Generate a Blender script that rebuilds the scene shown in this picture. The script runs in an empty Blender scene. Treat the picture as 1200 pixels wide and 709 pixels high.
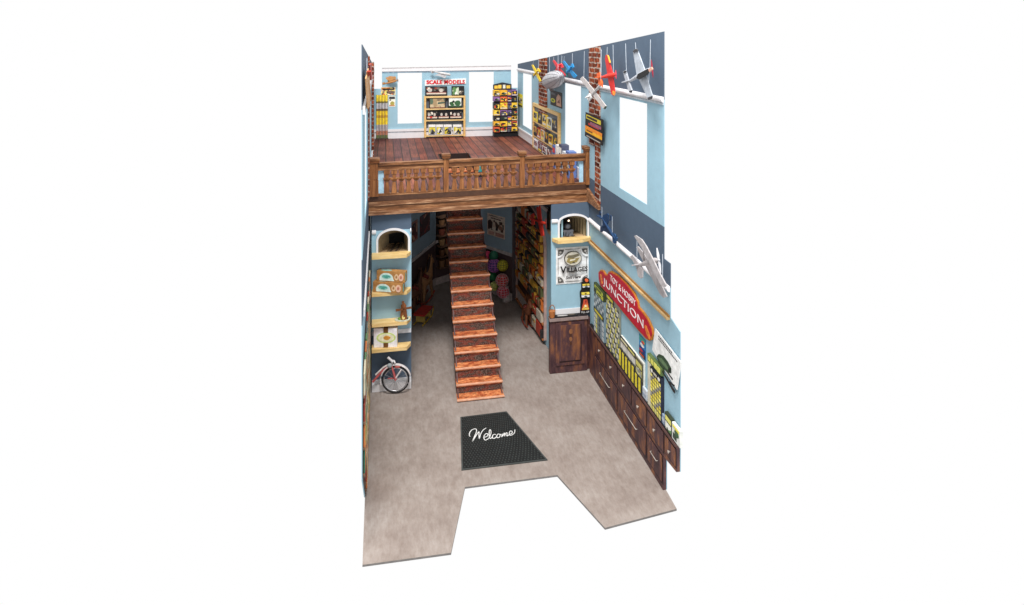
import bpy, math, random
from mathutils import Vector, Matrix
random.seed(7)
C = bpy.context.scene.collection
V3 = Vector
# ------------------------------------------------------------------ survey of the place
# the camera stands level at the origin, 6 m up; survey() gives where a sight line meets a real plane of the room
FOC, CXP, CYP, CAMH = 760.0, 600.0, 49.0, 6.0
YAW = math.atan(148 / 760)
_c, _s = math.cos(YAW), math.sin(YAW)
def ray(px, py):
    l = (px - CXP) / FOC
    return V3((l * _c + _s, -l * _s + _c, -(py - CYP) / FOC))
EYE = V3((0, 0, CAMH))

class Frame:
    """a flat surface: origin, two axes in it and its outward normal"""
    def __init__(s, o, u, v, n):
        s.o, s.u, s.v, s.n = V3(o), V3(u).normalized(), V3(v).normalized(), V3(n).normalized()
    def p(s, u, v, w=0.0):
        return s.o + s.u * u + s.v * v + s.n * w
    def at(s, px, py, w=0.0):
        r = ray(px, py); o = s.o + s.n * w
        t = (o - EYE).dot(s.n) / r.dot(s.n)
        d = EYE + r * t - o
        return d.dot(s.u), d.dot(s.v)
    def pt(s, px, py, w=0.0):
        u, v = s.at(px, py, w); return s.p(u, v, w)
    def box(s, x0, x1, y0, y1, w=0.0):
        """rectangle on the surface around the four sight lines: left, right, top, bottom (top and bottom at mid width)"""
        ym = (y0 + y1) / 2; xm = (x0 + x1) / 2
        ua = s.at(x0, ym, w)[0]; ub = s.at(x1, ym, w)[0]
        vt = s.at(xm, y0, w)[1]; vb = s.at(xm, y1, w)[1]
        return min(ua, ub), min(vt, vb), max(ua, ub), max(vt, vb)
    def shift(s, u, v, w=0.0):
        return Frame(s.p(u, v, w), s.u, s.v, s.n)

XR, XL, YB, YLP, YRP, ZF = 3.69, -0.28, 18.1, 11.39, 11.46, 3.35
RW = Frame((XR, 0, 0), (0, -1, 0), (0, 0, 1), (-1, 0, 0))
LW = Frame((XL, 0, 0), (0, 1, 0), (0, 0, 1), (1, 0, 0))
BW = Frame((0, YB, 0), (1, 0, 0), (0, 0, 1), (0, -1, 0))
LP = Frame((0, YLP, 0), (1, 0, 0), (0, 0, 1), (0, -1, 0))
RP = Frame((0, YRP, 0), (1, 0, 0), (0, 0, 1), (0, -1, 0))
FL = Frame((0, 0, 0), (1, 0, 0), (0, 1, 0), (0, 0, 1))
UF = Frame((0, 0, ZF), (1, 0, 0), (0, 1, 0), (0, 0, 1))
RAIL = Frame((0, 11.33, 0), (1, 0, 0), (0, 0, 1), (0, -1, 0))
def wall_frame(a, b):
    a, b = V3((*a, 0)), V3((*b, 0)); u = (b - a).normalized()
    return Frame(a, u, (0, 0, 1), u.cross(V3((0, 0, 1)))), (b - a).length
AL, AL_LEN = wall_frame((-0.26, 13.06), (1.19, 16.07))     # left wall of the nook under the balcony
AB, AB_LEN = wall_frame((1.19, 16.07), (1.75, 16.42))      # back of the nook, left of the stair
AR, AR_LEN = wall_frame((1.75, 16.42), (2.875, 14.74))     # right back wall of the nook
AS, AS_LEN = wall_frame((2.985, 14.78), (3.165, 11.51))    # wall with the arched shelves

# ------------------------------------------------------------------ materials
def lin(c):
    return tuple(((x / 255) / 12.92 if x / 255 <= .04045 else ((x / 255 + .055) / 1.055) ** 2.4) for x in c)
MATS = {}
class NT:
    def __init__(s, name, rough=.6, spec=.3):
        s.m = bpy.data.materials.new(name); s.m.use_nodes = True
        s.t = s.m.node_tree; s.b = s.t.nodes['Principled BSDF']
        s.b.inputs['Roughness'].default_value = rough
        s.b.inputs['Specular IOR Level'].default_value = spec
        s.tc = s.n('ShaderNodeTexCoord')
    def n(s, typ, **kw):
        nd = s.t.nodes.new(typ)
        for k, v in kw.items():
            if k in nd.inputs: nd.inputs[k].default_value = v
            else: setattr(nd, k, v)
        return nd
    def l(s, a, b): s.t.links.new(a, b)
    def coord(s, axes='xyz', scale=(1, 1, 1), rnd=False):
        sep = s.n('ShaderNodeSeparateXYZ'); s.l(s.tc.outputs['Object'], sep.inputs[0])
        cmb = s.n('ShaderNodeCombineXYZ')
        for i, a in enumerate(axes): s.l(sep.outputs['xyz'.index(a)], cmb.inputs[i])
        mp = s.n('ShaderNodeMapping'); s.l(cmb.outputs[0], mp.inputs['Vector'])
        mp.inputs['Scale'].default_value = scale
        if rnd:
            oi = s.n('ShaderNodeObjectInfo'); mul = s.n('ShaderNodeMath', operation='MULTIPLY'); mul.inputs[1].default_value = 37.0
            s.l(oi.outputs['Random'], mul.inputs[0]); s.l(mul.outputs[0], mp.inputs['Location'])
        return mp.outputs[0]
    def ramp(s, fac, stops, interp='LINEAR'):
        r = s.n('ShaderNodeValToRGB'); r.color_ramp.interpolation = interp
        e = r.color_ramp.elements
        while len(e) < len(stops): e.new(0.5)
        for i, (p, c) in enumerate(stops):
            e[i].position = p; e[i].color = (*lin(c), 1)
        s.l(fac, r.inputs[0]); return r.outputs[0]
    def mix(s, fac, a, b, mode='MIX'):
        m = s.n('ShaderNodeMix', data_type='RGBA', blend_type=mode)
        if isinstance(fac, float): m.inputs[0].default_value = fac
        else: s.l(fac, m.inputs[0])
        for sock, x in ((m.inputs[6], a), (m.inputs[7], b)):
            if isinstance(x, tuple): sock.default_value = (*lin(x), 1)
            else: s.l(x, sock)
        return m.outputs[2]
    def noise(s, vec, scale, detail=3, rough=.55):
        n = s.n('ShaderNodeTexNoise', Scale=scale, Detail=detail, Roughness=rough); s.l(vec, n.inputs['Vector']); return n.outputs[0]
    def base(s, col): s.l(col, s.b.inputs['Base Color'])
    def bump(s, h, strength=.3, dist=.01):
        bp = s.n('ShaderNodeBump', Strength=strength, Distance=dist); s.l(h, bp.inputs['Height']); s.l(bp.outputs[0], s.b.inputs['Normal'])
    def done(s, key): MATS[key] = s.m; return s.m

def paint(key, col, rough=.6, var=.10, scale=14, metal=0.0, spec=.3):
    t = NT(key, rough, spec); t.b.inputs['Metallic'].default_value = metal
    f = t.noise(t.coord(), scale, 4)
    lo = tuple(max(0, x * (1 - var)) for x in col); hi = tuple(min(255, x * (1 + var * .7)) for x in col)
    t.base(t.ramp(f, [(.3, lo), (.7, hi)])); return t.done(key)
def col(c, rough=.55):
    """painted colour, made once per colour"""
    k = 'paint_%02x%02x%02x' % tuple(int(x) for x in c)
    return MATS.get(k) or paint(k, c, rough)
def zoned(key, stops, rough=.7):
    """wall paint in horizontal zones; each wall object has its origin at floor height"""
    t = NT(key, rough, .2)
    sep = t.n('ShaderNodeSeparateXYZ'); t.l(t.tc.outputs['Object'], sep.inputs[0])
    mul = t.n('ShaderNodeMath', operation='MULTIPLY'); mul.inputs[1].default_value = 1 / 8; t.l(sep.outputs[2], mul.inputs[0])
    c = t.ramp(mul.outputs[0], [(z / 8, k) for z, k in stops], 'CONSTANT')
    n = t.noise(t.coord(), 7, 5); g = t.ramp(n, [(.3, (245, 245, 245)), (.7, (255, 255, 255))])
    t.base(t.mix(1.0, c, g, 'MULTIPLY')); return t.done(key)
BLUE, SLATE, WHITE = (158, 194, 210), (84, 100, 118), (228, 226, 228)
zoned('right_wall_paint', [(0, BLUE), (2.74, SLATE), (3.5, BLUE), (5.2, SLATE)])
zoned('left_wall_paint', [(0, BLUE), (2.74, SLATE), (3.5, BLUE), (5.2, SLATE)])
zoned('back_wall_paint', [(0, BLUE)])
zoned('panel_paint', [(0, SLATE), (1.02, BLUE), (2.72, SLATE)])
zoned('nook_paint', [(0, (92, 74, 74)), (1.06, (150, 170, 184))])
paint('white_trim', WHITE, .5, .012)
paint('card_edge', (120, 116, 114), .8)
paint('black', (26, 26, 28), .5)
paint('dark_grey', (62, 62, 66), .6)
paint('white', (240, 240, 238), .5, .03)
paint('silver', (176, 180, 186), .4, .1, 20)
paint('chrome', (205, 205, 208), .25, .05, 20, metal=.7)
paint('string', (196, 204, 214), .7)
paint('kraft', (176, 128, 74), .8, .15)
paint('tyre', (38, 36, 38), .7)

def concrete():
    t = NT('concrete', .85, .15); v = t.coord()
    a = t.ramp(t.noise(v, 1.6, 6, .65), [(.28, (148, 136, 129)), (.5, (161, 150, 143)), (.74, (173, 164, 158))])
    b = t.ramp(t.noise(t.coord('xyz', (1, .35, 1)), 18, 6, .66), [(.3, (224, 219, 216)), (.68, (255, 255, 255))])
    c = t.mix(1.0, a, b, 'MULTIPLY')
    sp = t.ramp(t.noise(v, 7, 2), [(.76, (0, 0, 0)), (.86, (150, 150, 150))])
    t.base(t.mix(sp, c, (206, 200, 196))); t.bump(t.noise(v, 60, 4), .12, .005); return t.done('concrete')
concrete()
def planks(key, tones, axes='yx', w=.19, ln=5.0, streak=(0.5, 11)):
    t = NT(key, .55, .25); v = t.coord(axes + 'z')
    br = t.n('ShaderNodeTexBrick', Scale=1.0); br.offset = .37
    br.inputs['Brick Width'].default_value = ln; br.inputs['Row Height'].default_value = w
    br.inputs['Mortar Size'].default_value = .011; br.inputs['Color1'].default_value = (0, 0, 0, 1); br.inputs['Color2'].default_value = (1, 1, 1, 1)
    br.inputs['Bias'].default_value = 0.0
    t.l(v, br.inputs['Vector'])
    c1 = t.ramp(br.outputs['Color'], tones)
    g = t.ramp(t.noise(t.coord(axes + 'z', (streak[0], streak[1], 1)), 3.0, 7, .68), [(.28, (110, 105, 112)), (.52, (225, 220, 220)), (.72, (255, 255, 255))])
    c2 = t.mix(1.0, c1, g, 'MULTIPLY')
    big = t.ramp(t.noise(t.coord(), 1.1, 3), [(.35, (190, 180, 195)), (.62, (255, 250, 245))])
    c3 = t.mix(1.0, c2, big, 'MULTIPLY')
    t.base(t.mix(br.outputs['Fac'], c3, (40, 26, 24))); return t.done(key)
planks('floorboards', [(0, (108, 62, 54)), (.3, (164, 100, 80)), (.55, (118, 82, 84)), (.8, (160, 86, 64)), (1, (186, 126, 100))])
def grain(key, dark, mid, light, axes='xyz', stretch=(1.2, 16, 16), scale=2.2, rough=.5):
    t = NT(key, rough, .3)
    f = t.noise(t.coord(axes, stretch, rnd=True), scale, 7, .66)
    c = t.ramp(f, [(.30, dark), (.5, mid), (.70, light)])
    t.base(c); t.bump(f, .25, .008); return t.done(key)
grain('oak', (56, 32, 18), (122, 78, 46), (186, 136, 94), 'xyz', (1.0, 14, 14))
grain('oak_beam', (64, 38, 22), (136, 92, 62), (206, 166, 130), 'xyz', (.9, 22, 22), 1.9)
grain('oak_upright', (92, 54, 28), (134, 84, 46), (170, 116, 70), 'xyz', (10, 10, 1.0), 2.0)
grain('pine', (206, 160, 92), (228, 186, 116), (240, 206, 144), 'xyz', (3, 3, 9), 2.5)
grain('pine_shelf', (208, 170, 104), (230, 196, 132), (242, 214, 160), 'xyz', (1.6, 10, 10), 2.5)
grain('walnut', (46, 32, 40), (88, 60, 62), (164, 106, 62), 'xyz', (3.5, 3.5, 1.1), 1.7)
grain('walnut_dark', (44, 28, 34), (82, 52, 52), (122, 78, 58), 'xyz', (5, 5, 2), 2.4)
def stair_mats():
    t = NT('stair_tread', .5, .3); v = t.coord('xyz', (1.6, 4, 4), rnd=True)
    f = t.noise(v, 5, 7, .7); a = t.ramp(f, [(.3, (84, 38, 28)), (.44, (184, 92, 54)), (.60, (240, 160, 104))])
    t.base(t.mix(t.ramp(t.noise(t.coord(), 14, 5, .8), [(.46, (0, 0, 0)), (.66, (200, 200, 200))]), a, (58, 34, 30))); t.done('stair_tread')
    t = NT('stair_riser', .95, .1); f = t.noise(t.coord(), 55, 6, .8)
    a = t.ramp(f, [(.36, (32, 25, 24)), (.5, (78, 64, 58)), (.68, (160, 142, 132))])
    f2 = t.ramp(t.noise(t.coord('xyz', (2.2, 0, 9)), 2.0, 5, .7), [(.47, (0, 0, 0)), (.58, (200, 200, 200))])
    t.base(t.mix(f2, a, (150, 62, 44))); t.done('stair_riser')
stair_mats()
def brick():
    t = NT('brick', .9, .1); v = t.coord('yzx')
    br = t.n('ShaderNodeTexBrick', Scale=1.0); br.offset = .5
    br.inputs['Brick Width'].default_value = .27; br.inputs['Row Height'].default_value = .088
    br.inputs['Mortar Size'].default_value = .012; br.inputs['Mortar Smooth'].default_value = .3
    br.inputs['Color1'].default_value = (*lin((96, 46, 34)), 1); br.inputs['Color2'].default_value = (*lin((182, 98, 66)), 1)
    br.inputs['Mortar'].default_value = (*lin((188, 174, 164)), 1)
    nz = t.n('ShaderNodeTexNoise', Scale=9.0, Detail=4.0); t.l(v, nz.inputs['Vector'])
    mixv = t.n('ShaderNodeMix', data_type='RGBA'); mixv.inputs[0].default_value = .045; t.l(v, mixv.inputs[6]); t.l(nz.outputs['Color'], mixv.inputs[7])
    t.l(mixv.outputs[2], br.inputs['Vector'])
    g = t.ramp(t.noise(v, 12, 5, .7), [(.34, (90, 80, 80)), (.55, (255, 250, 246))])
    t.base(t.mix(1.0, br.outputs['Color'], g, 'MULTIPLY')); t.bump(br.outputs['Fac'], -.4, .02); return t.done('brick')
brick()
def printed(key, cols, scale=14, stretch=(1, 1, 1)):
    """printed picture: small irregular patches in the given inks, shifted from one object to the next"""
    t = NT(key, .45, .35)
    vo = t.n('ShaderNodeTexVoronoi', Scale=scale); t.l(t.coord('xyz', stretch, rnd=True), vo.inputs['Vector'])
    sep = t.n('ShaderNodeSeparateColor'); t.l(vo.outputs['Color'], sep.inputs[0])
    t.base(t.ramp(sep.outputs[0], [(i / len(cols), c) for i, c in enumerate(cols)], 'CONSTANT')); return t.done(key)
printed('print_train', [(34, 32, 34), (64, 58, 52), (232, 224, 208), (150, 70, 54), (40, 38, 42), (120, 112, 100)], 16)
printed('print_green', [(236, 238, 228), (52, 96, 56), (96, 140, 84), (40, 52, 44), (206, 220, 190)], 13)
printed('print_tan', [(196, 170, 128), (170, 146, 110), (92, 112, 92), (206, 186, 150), (130, 112, 90)], 10)
printed('print_cover', [(240, 226, 70), (44, 44, 48), (236, 232, 214), (140, 140, 142), (206, 186, 60)], 15)
printed('print_pack', [(30, 28, 30), (236, 182, 44), (30, 28, 30), (214, 70, 54), (244, 214, 80), (66, 110, 62), (40, 36, 44)], 20)
printed('print_dark', [(30, 30, 34), (56, 60, 66), (240, 208, 66), (90, 94, 98), (34, 34, 40), (212, 206, 190)], 15)
printed('print_grey', [(120, 110, 120), (226, 222, 214), (58, 52, 56), (200, 190, 196), (160, 60, 60), (90, 84, 90)], 18)
printed('print_sepia', [(222, 206, 190), (90, 62, 50), (206, 184, 166), (54, 40, 38), (226, 212, 198)], 12)
printed('print_red', [(130, 40, 34), (50, 36, 38), (196, 150, 120), (90, 32, 32)], 12)
printed('print_beads', [(206, 200, 120), (150, 150, 132), (228, 226, 196), (110, 116, 110), (196, 190, 90), (170, 176, 170)], 22)
printed('print_small', [(244, 236, 200), (50, 46, 44), (214, 108, 56), (236, 216, 120), (150, 124, 100)], 24)
printed('print_toys', [(70, 120, 78), (176, 62, 50), (222, 130, 56), (232, 220, 190), (60, 70, 74), (206, 192, 90), (110, 140, 120)], 6, (2, 1, .6))

# ------------------------------------------------------------------ mesh builder
class MB:
    def __init__(s): s.v, s.f, s.mi, s.mats, s.sm = [], [], [], [], []
    def m(s, mat):
        mat = MATS[mat] if isinstance(mat, str) else (col(mat) if isinstance(mat, tuple) else mat)
        if mat not in s.mats: s.mats.append(mat)
        return s.mats.index(mat)
    def add(s, vs, fs, mat, smooth=False):
        b = len(s.v); k = s.m(mat); s.v += [V3(x) for x in vs]
        for f in fs: s.f.append([b + i for i in f]); s.mi.append(k); s.sm.append(smooth)
        return s
    def prism(s, fr, pts, w0, w1, mat, side=None):
        n = len(pts)
        a = sum(pts[i][0] * pts[(i + 1) % n][1] - pts[(i + 1) % n][0] * pts[i][1] for i in range(n))
        if a < 0: pts = pts[::-1]
        vs = [fr.p(u, v, w1) for u, v in pts] + [fr.p(u, v, w0) for u, v in pts]
        s.add(vs, [list(range(n)), list(range(2 * n - 1, n - 1, -1))] if side is None else [list(range(n))], mat)
        if side is not None: s.add(vs, [list(range(2 * n - 1, n - 1, -1))], side)
        s.add(vs, [[i, i + n, (i + 1) % n + n, (i + 1) % n] for i in range(n)], mat if side is None else side)
        return s
    def rect(s, fr, u0, v0, u1, v1, w0, w1, mat, side=None):
        return s.prism(fr, [(u0, v0), (u1, v0), (u1, v1), (u0, v1)], w0, w1, mat, side)
    def ell(s, fr, cu, cv, ru, rv, w0, w1, mat, n=20, a0=0, a1=2 * math.pi):
        full = abs(a1 - a0 - 2 * math.pi) < 1e-6
        k = n if full else n + 1
        return s.prism(fr, [(cu + ru * math.cos(a0 + (a1 - a0) * i / n), cv + rv * math.sin(a0 + (a1 - a0) * i / n)) for i in range(k)], w0, w1, mat)
    def tube(s, pts, r, mat, n=8, flat=1.0, closed=False):
        pts = [V3(p) for p in pts]; k = len(pts); rs = r if isinstance(r, (list, tuple)) else [r] * k
        up = V3((0, 0, 1)); vs = []
        for i, p in enumerate(pts):
            d = ((pts[(i + 1) % k] - pts[i - 1]) if closed else (pts[min(i + 1, k - 1)] - pts[max(i - 1, 0)])).normalized()
            ref = up if abs(d.dot(up)) < .95 else V3((1, 0, 0))
            a = d.cross(ref).normalized(); b = a.cross(d).normalized() * flat
            vs += [p + (a * math.cos(2 * math.pi * j / n) + b * math.sin(2 * math.pi * j / n)) * rs[i] for j in range(n)]
        fs = []
        for i in range(k if closed else k - 1):
            i2 = (i + 1) % k
            fs += [[i * n + j, i * n + (j + 1) % n, i2 * n + (j + 1) % n, i2 * n + j] for j in range(n)]
        s.add(vs, fs, mat, True)
        if not closed: s.add(vs, [list(range(n))[::-1], list(range((k - 1) * n, k * n))], mat)
        return s
    def lathe(s, p, axis, prof, mat, n=14, sx=1.0, xdir=None):
        """rings of radius r at distance t along axis"""
        p, ax = V3(p), V3(axis).normalized()
        ref = V3(xdir) if xdir is not None else (V3((0, 0, 1)) if abs(ax.z) < .9 else V3((1, 0, 0)))
        b = (ref - ax * ref.dot(ax)).normalized(); a = b.cross(ax)
        vs = [p + ax * t + (a * math.cos(2 * math.pi * j / n) * sx + b * math.sin(2 * math.pi * j / n)) * r for t, r in prof for j in range(n)]
        k = len(prof)
        s.add(vs, [[i * n + j, i * n + (j + 1) % n, (i + 1) * n + (j + 1) % n, (i + 1) * n + j] for i in range(k - 1) for j in range(n)], mat, True)
        s.add(vs, [list(range(n))[::-1], list(range((k - 1) * n, k * n))], mat); return s
    def slab(s, a0, a1, b1, b0, nrm, th, mat):
        """four-cornered slab with a thickness along nrm"""
        n = V3(nrm).normalized() * th / 2; q = [V3(x) for x in (a0, a1, b1, b0)]
        vs = [x + n for x in q] + [x - n for x in q]
        return s.add(vs, [[0, 1, 2, 3], [7, 6, 5, 4]] + [[i, i + 4, (i + 1) % 4 + 4, (i + 1) % 4] for i in range(4)], mat)
    def holed(s, fr, outline, holes, w0, w1, mat):
        """flat sheet with cut-outs"""
        cu = bpy.data.curves.new('t', 'CURVE'); cu.dimensions = '2D'; cu.fill_mode = 'BOTH'; cu.extrude = abs(w1 - w0) / 2
        for pts in [outline] + holes:
            sp = cu.splines.new('POLY'); sp.points.add(len(pts) - 1); sp.use_cyclic_u = True
            for i, (u, v) in enumerate(pts): sp.points[i].co = (u, v, 0, 1)
        return s._curve(cu, fr, (w0 + w1) / 2, mat)
    def text(s, fr, body, cu_, cv, h, wd, w, mat, depth=.004, bold=0.0, shear=0.0, rot=0.0, space=1.0):
        """lettering centred at (cu_, cv), cap height h, total width wd"""
        cu = bpy.data.curves.new('t', 'FONT'); cu.body = body; cu.align_x = 'CENTER'; cu.align_y = 'CENTER'
        cu.size = 1; cu.space_character = space; cu.extrude = depth / 2; cu.offset = bold; cu.shear = shear; cu.resolution_u = 3
        o = bpy.data.objects.new('t', cu); C.objects.link(o); bpy.context.view_layer.update()
        me = bpy.data.meshes.new_from_object(o.evaluated_get(bpy.context.evaluated_depsgraph_get()))
        xs = [v.co.x for v in me.vertices]; ys = [v.co.y for v in me.vertices]
        sx = wd / (max(xs) - min(xs)); sy = h / (max(ys) - min(ys)); mx, my = (max(xs) + min(xs)) / 2, (max(ys) + min(ys)) / 2
        vs = []
        for v in me.vertices:
            x, y = (v.co.x - mx) * sx, (v.co.y - my) * sy
            vs.append(fr.p(cu_ + x * math.cos(rot) - y * math.sin(rot), cv + x * math.sin(rot) + y * math.cos(rot), w + v.co.z + depth / 2))
        s.add(vs, [list(p.vertices) for p in me.polygons], mat)
        bpy.data.objects.remove(o); bpy.data.meshes.remove(me); bpy.data.curves.remove(cu); return s
    def _curve(s, cu, fr, w, mat):
        o = bpy.data.objects.new('t', cu); C.objects.link(o); bpy.context.view_layer.update()
        me = bpy.data.meshes.new_from_object(o.evaluated_get(bpy.context.evaluated_depsgraph_get()))
        s.add([fr.p(v.co.x, v.co.y, w + v.co.z) for v in me.vertices], [list(p.vertices) for p in me.polygons], mat)
        bpy.data.objects.remove(o); bpy.data.meshes.remove(me); bpy.data.curves.remove(cu); return s
    def build(s, name, parent=None, origin=None, bevel=0.0):
        if origin is None:
            if parent is not None: origin = parent['_o'] if '_o' in parent else parent.matrix_world.translation
            else:
                lo = [min(v[i] for v in s.v) for i in range(3)]; hi = [max(v[i] for v in s.v) for i in range(3)]
                origin = ((lo[0] + hi[0]) / 2, (lo[1] + hi[1]) / 2, lo[2])
        origin = V3(origin)
        me = bpy.data.meshes.new(name); me.from_pydata([v - origin for v in s.v], [], s.f)
        for m_ in s.mats: me.materials.append(m_)
        me.polygons.foreach_set('material_index', s.mi); me.polygons.foreach_set('use_smooth', s.sm); me.update()
        o = bpy.data.objects.new(name, me); C.objects.link(o)
        ORG[o.name] = origin
        if parent is None: o.location = origin
        else:
            o.parent = parent; o.location = origin - ORG[parent.name]
        if bevel:
            b = o.modifiers.new('bevel', 'BEVEL'); b.width = bevel; b.segments = 2; b.limit_method = 'ANGLE'
        return o
ORG = {}
def part(mb, name, parent, label=None, bevel=0.0):
    o = mb.build(name, parent, ORG[parent.name], bevel)
    if label: o['label'] = label
    return o
def tag(o, label, cat, group=None):
    o['label'] = label; o['category'] = cat
    if group: o['group'] = group
    return o
def thing(name, loc, label, cat, group=None):
    o = bpy.data.objects.new(name, None); C.objects.link(o); o.location = loc; o.empty_display_size = .1
    ORG[o.name] = V3(loc); return tag(o, label, cat, group)
def single(mb, name, label, cat, group=None, bevel=0.0):
    return tag(mb.build(name, bevel=bevel), label, cat, group)
def structure(mb, name, origin=None):
    o = mb.build(name, origin=origin); o['kind'] = 'structure'; return o
def art(mb, fr, b, w, items):
    """ink shapes on a face b=(u0,v0,u1,v1); coordinates run 0..1 across it"""
    u0, v0, u1, v1 = b
    for i, it in enumerate(items):
        w1 = w + .0015 * (i + 1)
        if it[0] == 'r':
            _, x0, y0, x1, y1, m = it; mb.rect(fr, u0 + (u1 - u0) * x0, v0 + (v1 - v0) * y0, u0 + (u1 - u0) * x1, v0 + (v1 - v0) * y1, w, w1, m)
        elif it[0] == 'e':
            _, cx, cy, rx, ry, m = it; mb.ell(fr, u0 + (u1 - u0) * cx, v0 + (v1 - v0) * cy, (u1 - u0) * rx, (v1 - v0) * ry, w, w1, m, 18)
        elif it[0] == 'p':
            _, pts, m = it; mb.prism(fr, [(u0 + (u1 - u0) * x, v0 + (v1 - v0) * y) for x, y in pts], w, w1, m)
        elif it[0] == 't':
            _, body, cx, cy, hh, ww, m = it[:7]
            mb.text(fr, body, u0 + (u1 - u0) * cx, v0 + (v1 - v0) * cy, (v1 - v0) * hh, (u1 - u0) * ww, w1, m, .002, it[7] if len(it) > 7 else 0.0, it[8] if len(it) > 8 else 0.0)
    return mb
def card(name, fr, b, items, label, cat, base='white', depth=.008, group=None, w=0.0):
    """a flat poster or sign with its printed shapes"""
    mb = MB().rect(fr, *b, w + .002, w + depth, base); art(mb, fr, b, w + depth, items)
    return single(mb, name, label, cat, group)
def crate(name, fr, b, depth, body, items, label, cat, group=None, w=0.0):
    """a packed box standing out from the surface by depth, its printed front towards the room"""
    mb = MB().rect(fr, *b, w + .004, w + depth, body); art(mb, fr, b, w + depth, items)
    return single(mb, name, label, cat, group)
ORD = ['first', 'second', 'third', 'fourth', 'fifth', 'sixth', 'seventh', 'eighth', 'ninth', 'tenth', 'eleventh', 'twelfth', 'thirteenth', 'fourteenth']

def rounded(fr, u0, u1, z0, z1, d, mat, n=7):
    """half-round moulding"""
    c, r = (z0 + z1) / 2, (z1 - z0) / 2
    pr = [(c - r * math.cos(math.pi * i / n), .002 + d * math.sin(math.pi * i / n)) for i in range(n + 1)]
    m = MB(); vs = [fr.p(u, z, w) for u in (u0, u1) for z, w in pr]; k = n + 1
    m.add(vs, [[i, i + k, i + k + 1, i + 1] for i in range(n)], mat, True)
    m.add(vs, [list(range(k)), list(range(2 * k - 1, k - 1, -1)), [0, n, n + k, k]], mat); return m
# ------------------------------------------------------------------ the setting
LW = Frame((-.213, 0, 0), (-.0065, 1, 0), (0, 0, 1), (1, .0065, 0))
RAIL = Frame((0, 11.346, 0), (4.03, .22, 0), (0, 0, 1), (.22, -4.03, 0))
m = MB().prism(FL, [(-.262, 7.63), (.753, 7.612), (1.048, 8.70), (2.332, 8.697), (2.657, 7.639), (3.67, 7.774), (3.688, 8.2), (3.688, 18.08), (-.33, 18.08)], -.025, 0, 'concrete', 'card_edge')
structure(m, 'floor')
m = MB().holed(UF, [(-.322, 11.40), (3.685, 11.62), (3.685, 18.08), (-.325, 18.08)], [[(1.22, 12.9), (1.86, 12.9), (1.95, 15.35), (1.20, 15.35)]], -.16, 0, 'floorboards')
structure(m, 'upper_floor', (0, 0, ZF))
H = [(1.22, 12.9), (1.86, 12.9), (1.95, 15.35), (1.20, 15.35)]; m = MB()  # dark strips round the opening, the shade of the hole put into colour
for (xa, ya), (xb, yb) in zip(H, H[1:] + H[:1]):
    d = V3((xb - xa, yb - ya, 0)).normalized(); fr = Frame((xa, ya, ZF), d, (0, 0, 1), d.cross(V3((0, 0, 1))) * -1)
    m.rect(fr, .03, -.16, math.hypot(xb - xa, yb - ya) - .03, .006, .002, .022, (46, 32, 30))
single(m, 'stairwell_trim', 'dark wooden lining around the stair opening in the upper floor', 'trim')

PROFILE = [(18.1, 0.003), (18.1, 5.37), (8.21, 6.14), (8.21, 3.07), (8.01, 3.07), (8.01, 2.36), (7.72, 2.295), (7.72, .508), (8.13, .464), (8.13, 0.003)]
def wall_thing(name, fr, outline, holes, mat, label, th=.01):
    t = thing(name, fr.p(*( (sum(p[0] for p in outline) / len(outline)), 0)), label, 'wall')
    o = part(MB().holed(fr, outline, holes, -th, 0, mat), 'wall_sheet', t)
    return t
def rc(b): return [(b[0], b[1]), (b[2], b[1]), (b[2], b[3]), (b[0], b[3])]
# right wall
holes = [rc((-9.915, 3.655, -8.785, 5.11)), rc((-13.14, 3.72, -12.0, 5.14)), rc((-17.39, 3.72, -16.30, 5.2))]
wr = wall_thing('side_wall', RW, [(-y, z) for y, z in PROFILE], holes, 'right_wall_paint', 'tall light blue and slate wall with three bare window openings, right of the stair')
for a, b in ((-18.09, -15.325), (-14.64, -11.46), (-10.83, -8.212)):
    part(rounded(RW, a, b, 5.175, 5.255, .035, 'white_trim'), 'crown_moulding', wr)
    part(MB().rect(RW, a, 5.145, b, 5.172, .002, .012, (188, 198, 206)), 'lower_moulding', wr)
part(rounded(RW, -11.44, -8.012, 2.69, 2.765, .045, 'white_trim'), 'picture_moulding', wr)
m = MB().rect(RW, -18.09, ZF, -14.7, 3.56, .002, .03, 'white_trim'); m.rect(RW, -18.09, 3.562, -14.7, 3.60, .002, .045, 'white_trim'); m.rect(RW, -18.09, ZF, -14.7, ZF + .02, .031, .036, (120, 62, 50))
part(m, 'baseboard', wr)
m = MB().rect(RW, -14.69, ZF, -11.66, 3.56, .002, .03, 'white_trim'); part(m, 'baseboard', wr)
# left wall
LPROF = [(18.1, .003), (18.1, 5.37), (7.62, 5.97), (7.62, .98), (8.75, .003)]
wl = wall_thing('side_wall', LW, LPROF, [rc((8.785, 3.655, 9.915, 5.11)), rc((12.0, 3.72, 13.14, 5.14)), rc((16.3, 3.72, 17.39, 5.2))], 'left_wall_paint', 'tall wall seen nearly edge on along the far left side of the shop')
m = MB()
for a, b in ((7.63, 10.83), (11.56, 14.64), (15.33, 18.09)): m.rect(LW, a, 5.165, b, 5.255, .002, .03, 'white_trim')
part(m, 'crown_moulding', wl)
part(MB().rect(LW, 8.012, 2.69, 11.35, 2.765, .002, .02, 'white_trim'), 'picture_moulding', wl)
part(MB().rect(LW, 11.45, ZF, 18.09, 3.6, .002, .03, 'white_trim'), 'baseboard', wl)
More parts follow.
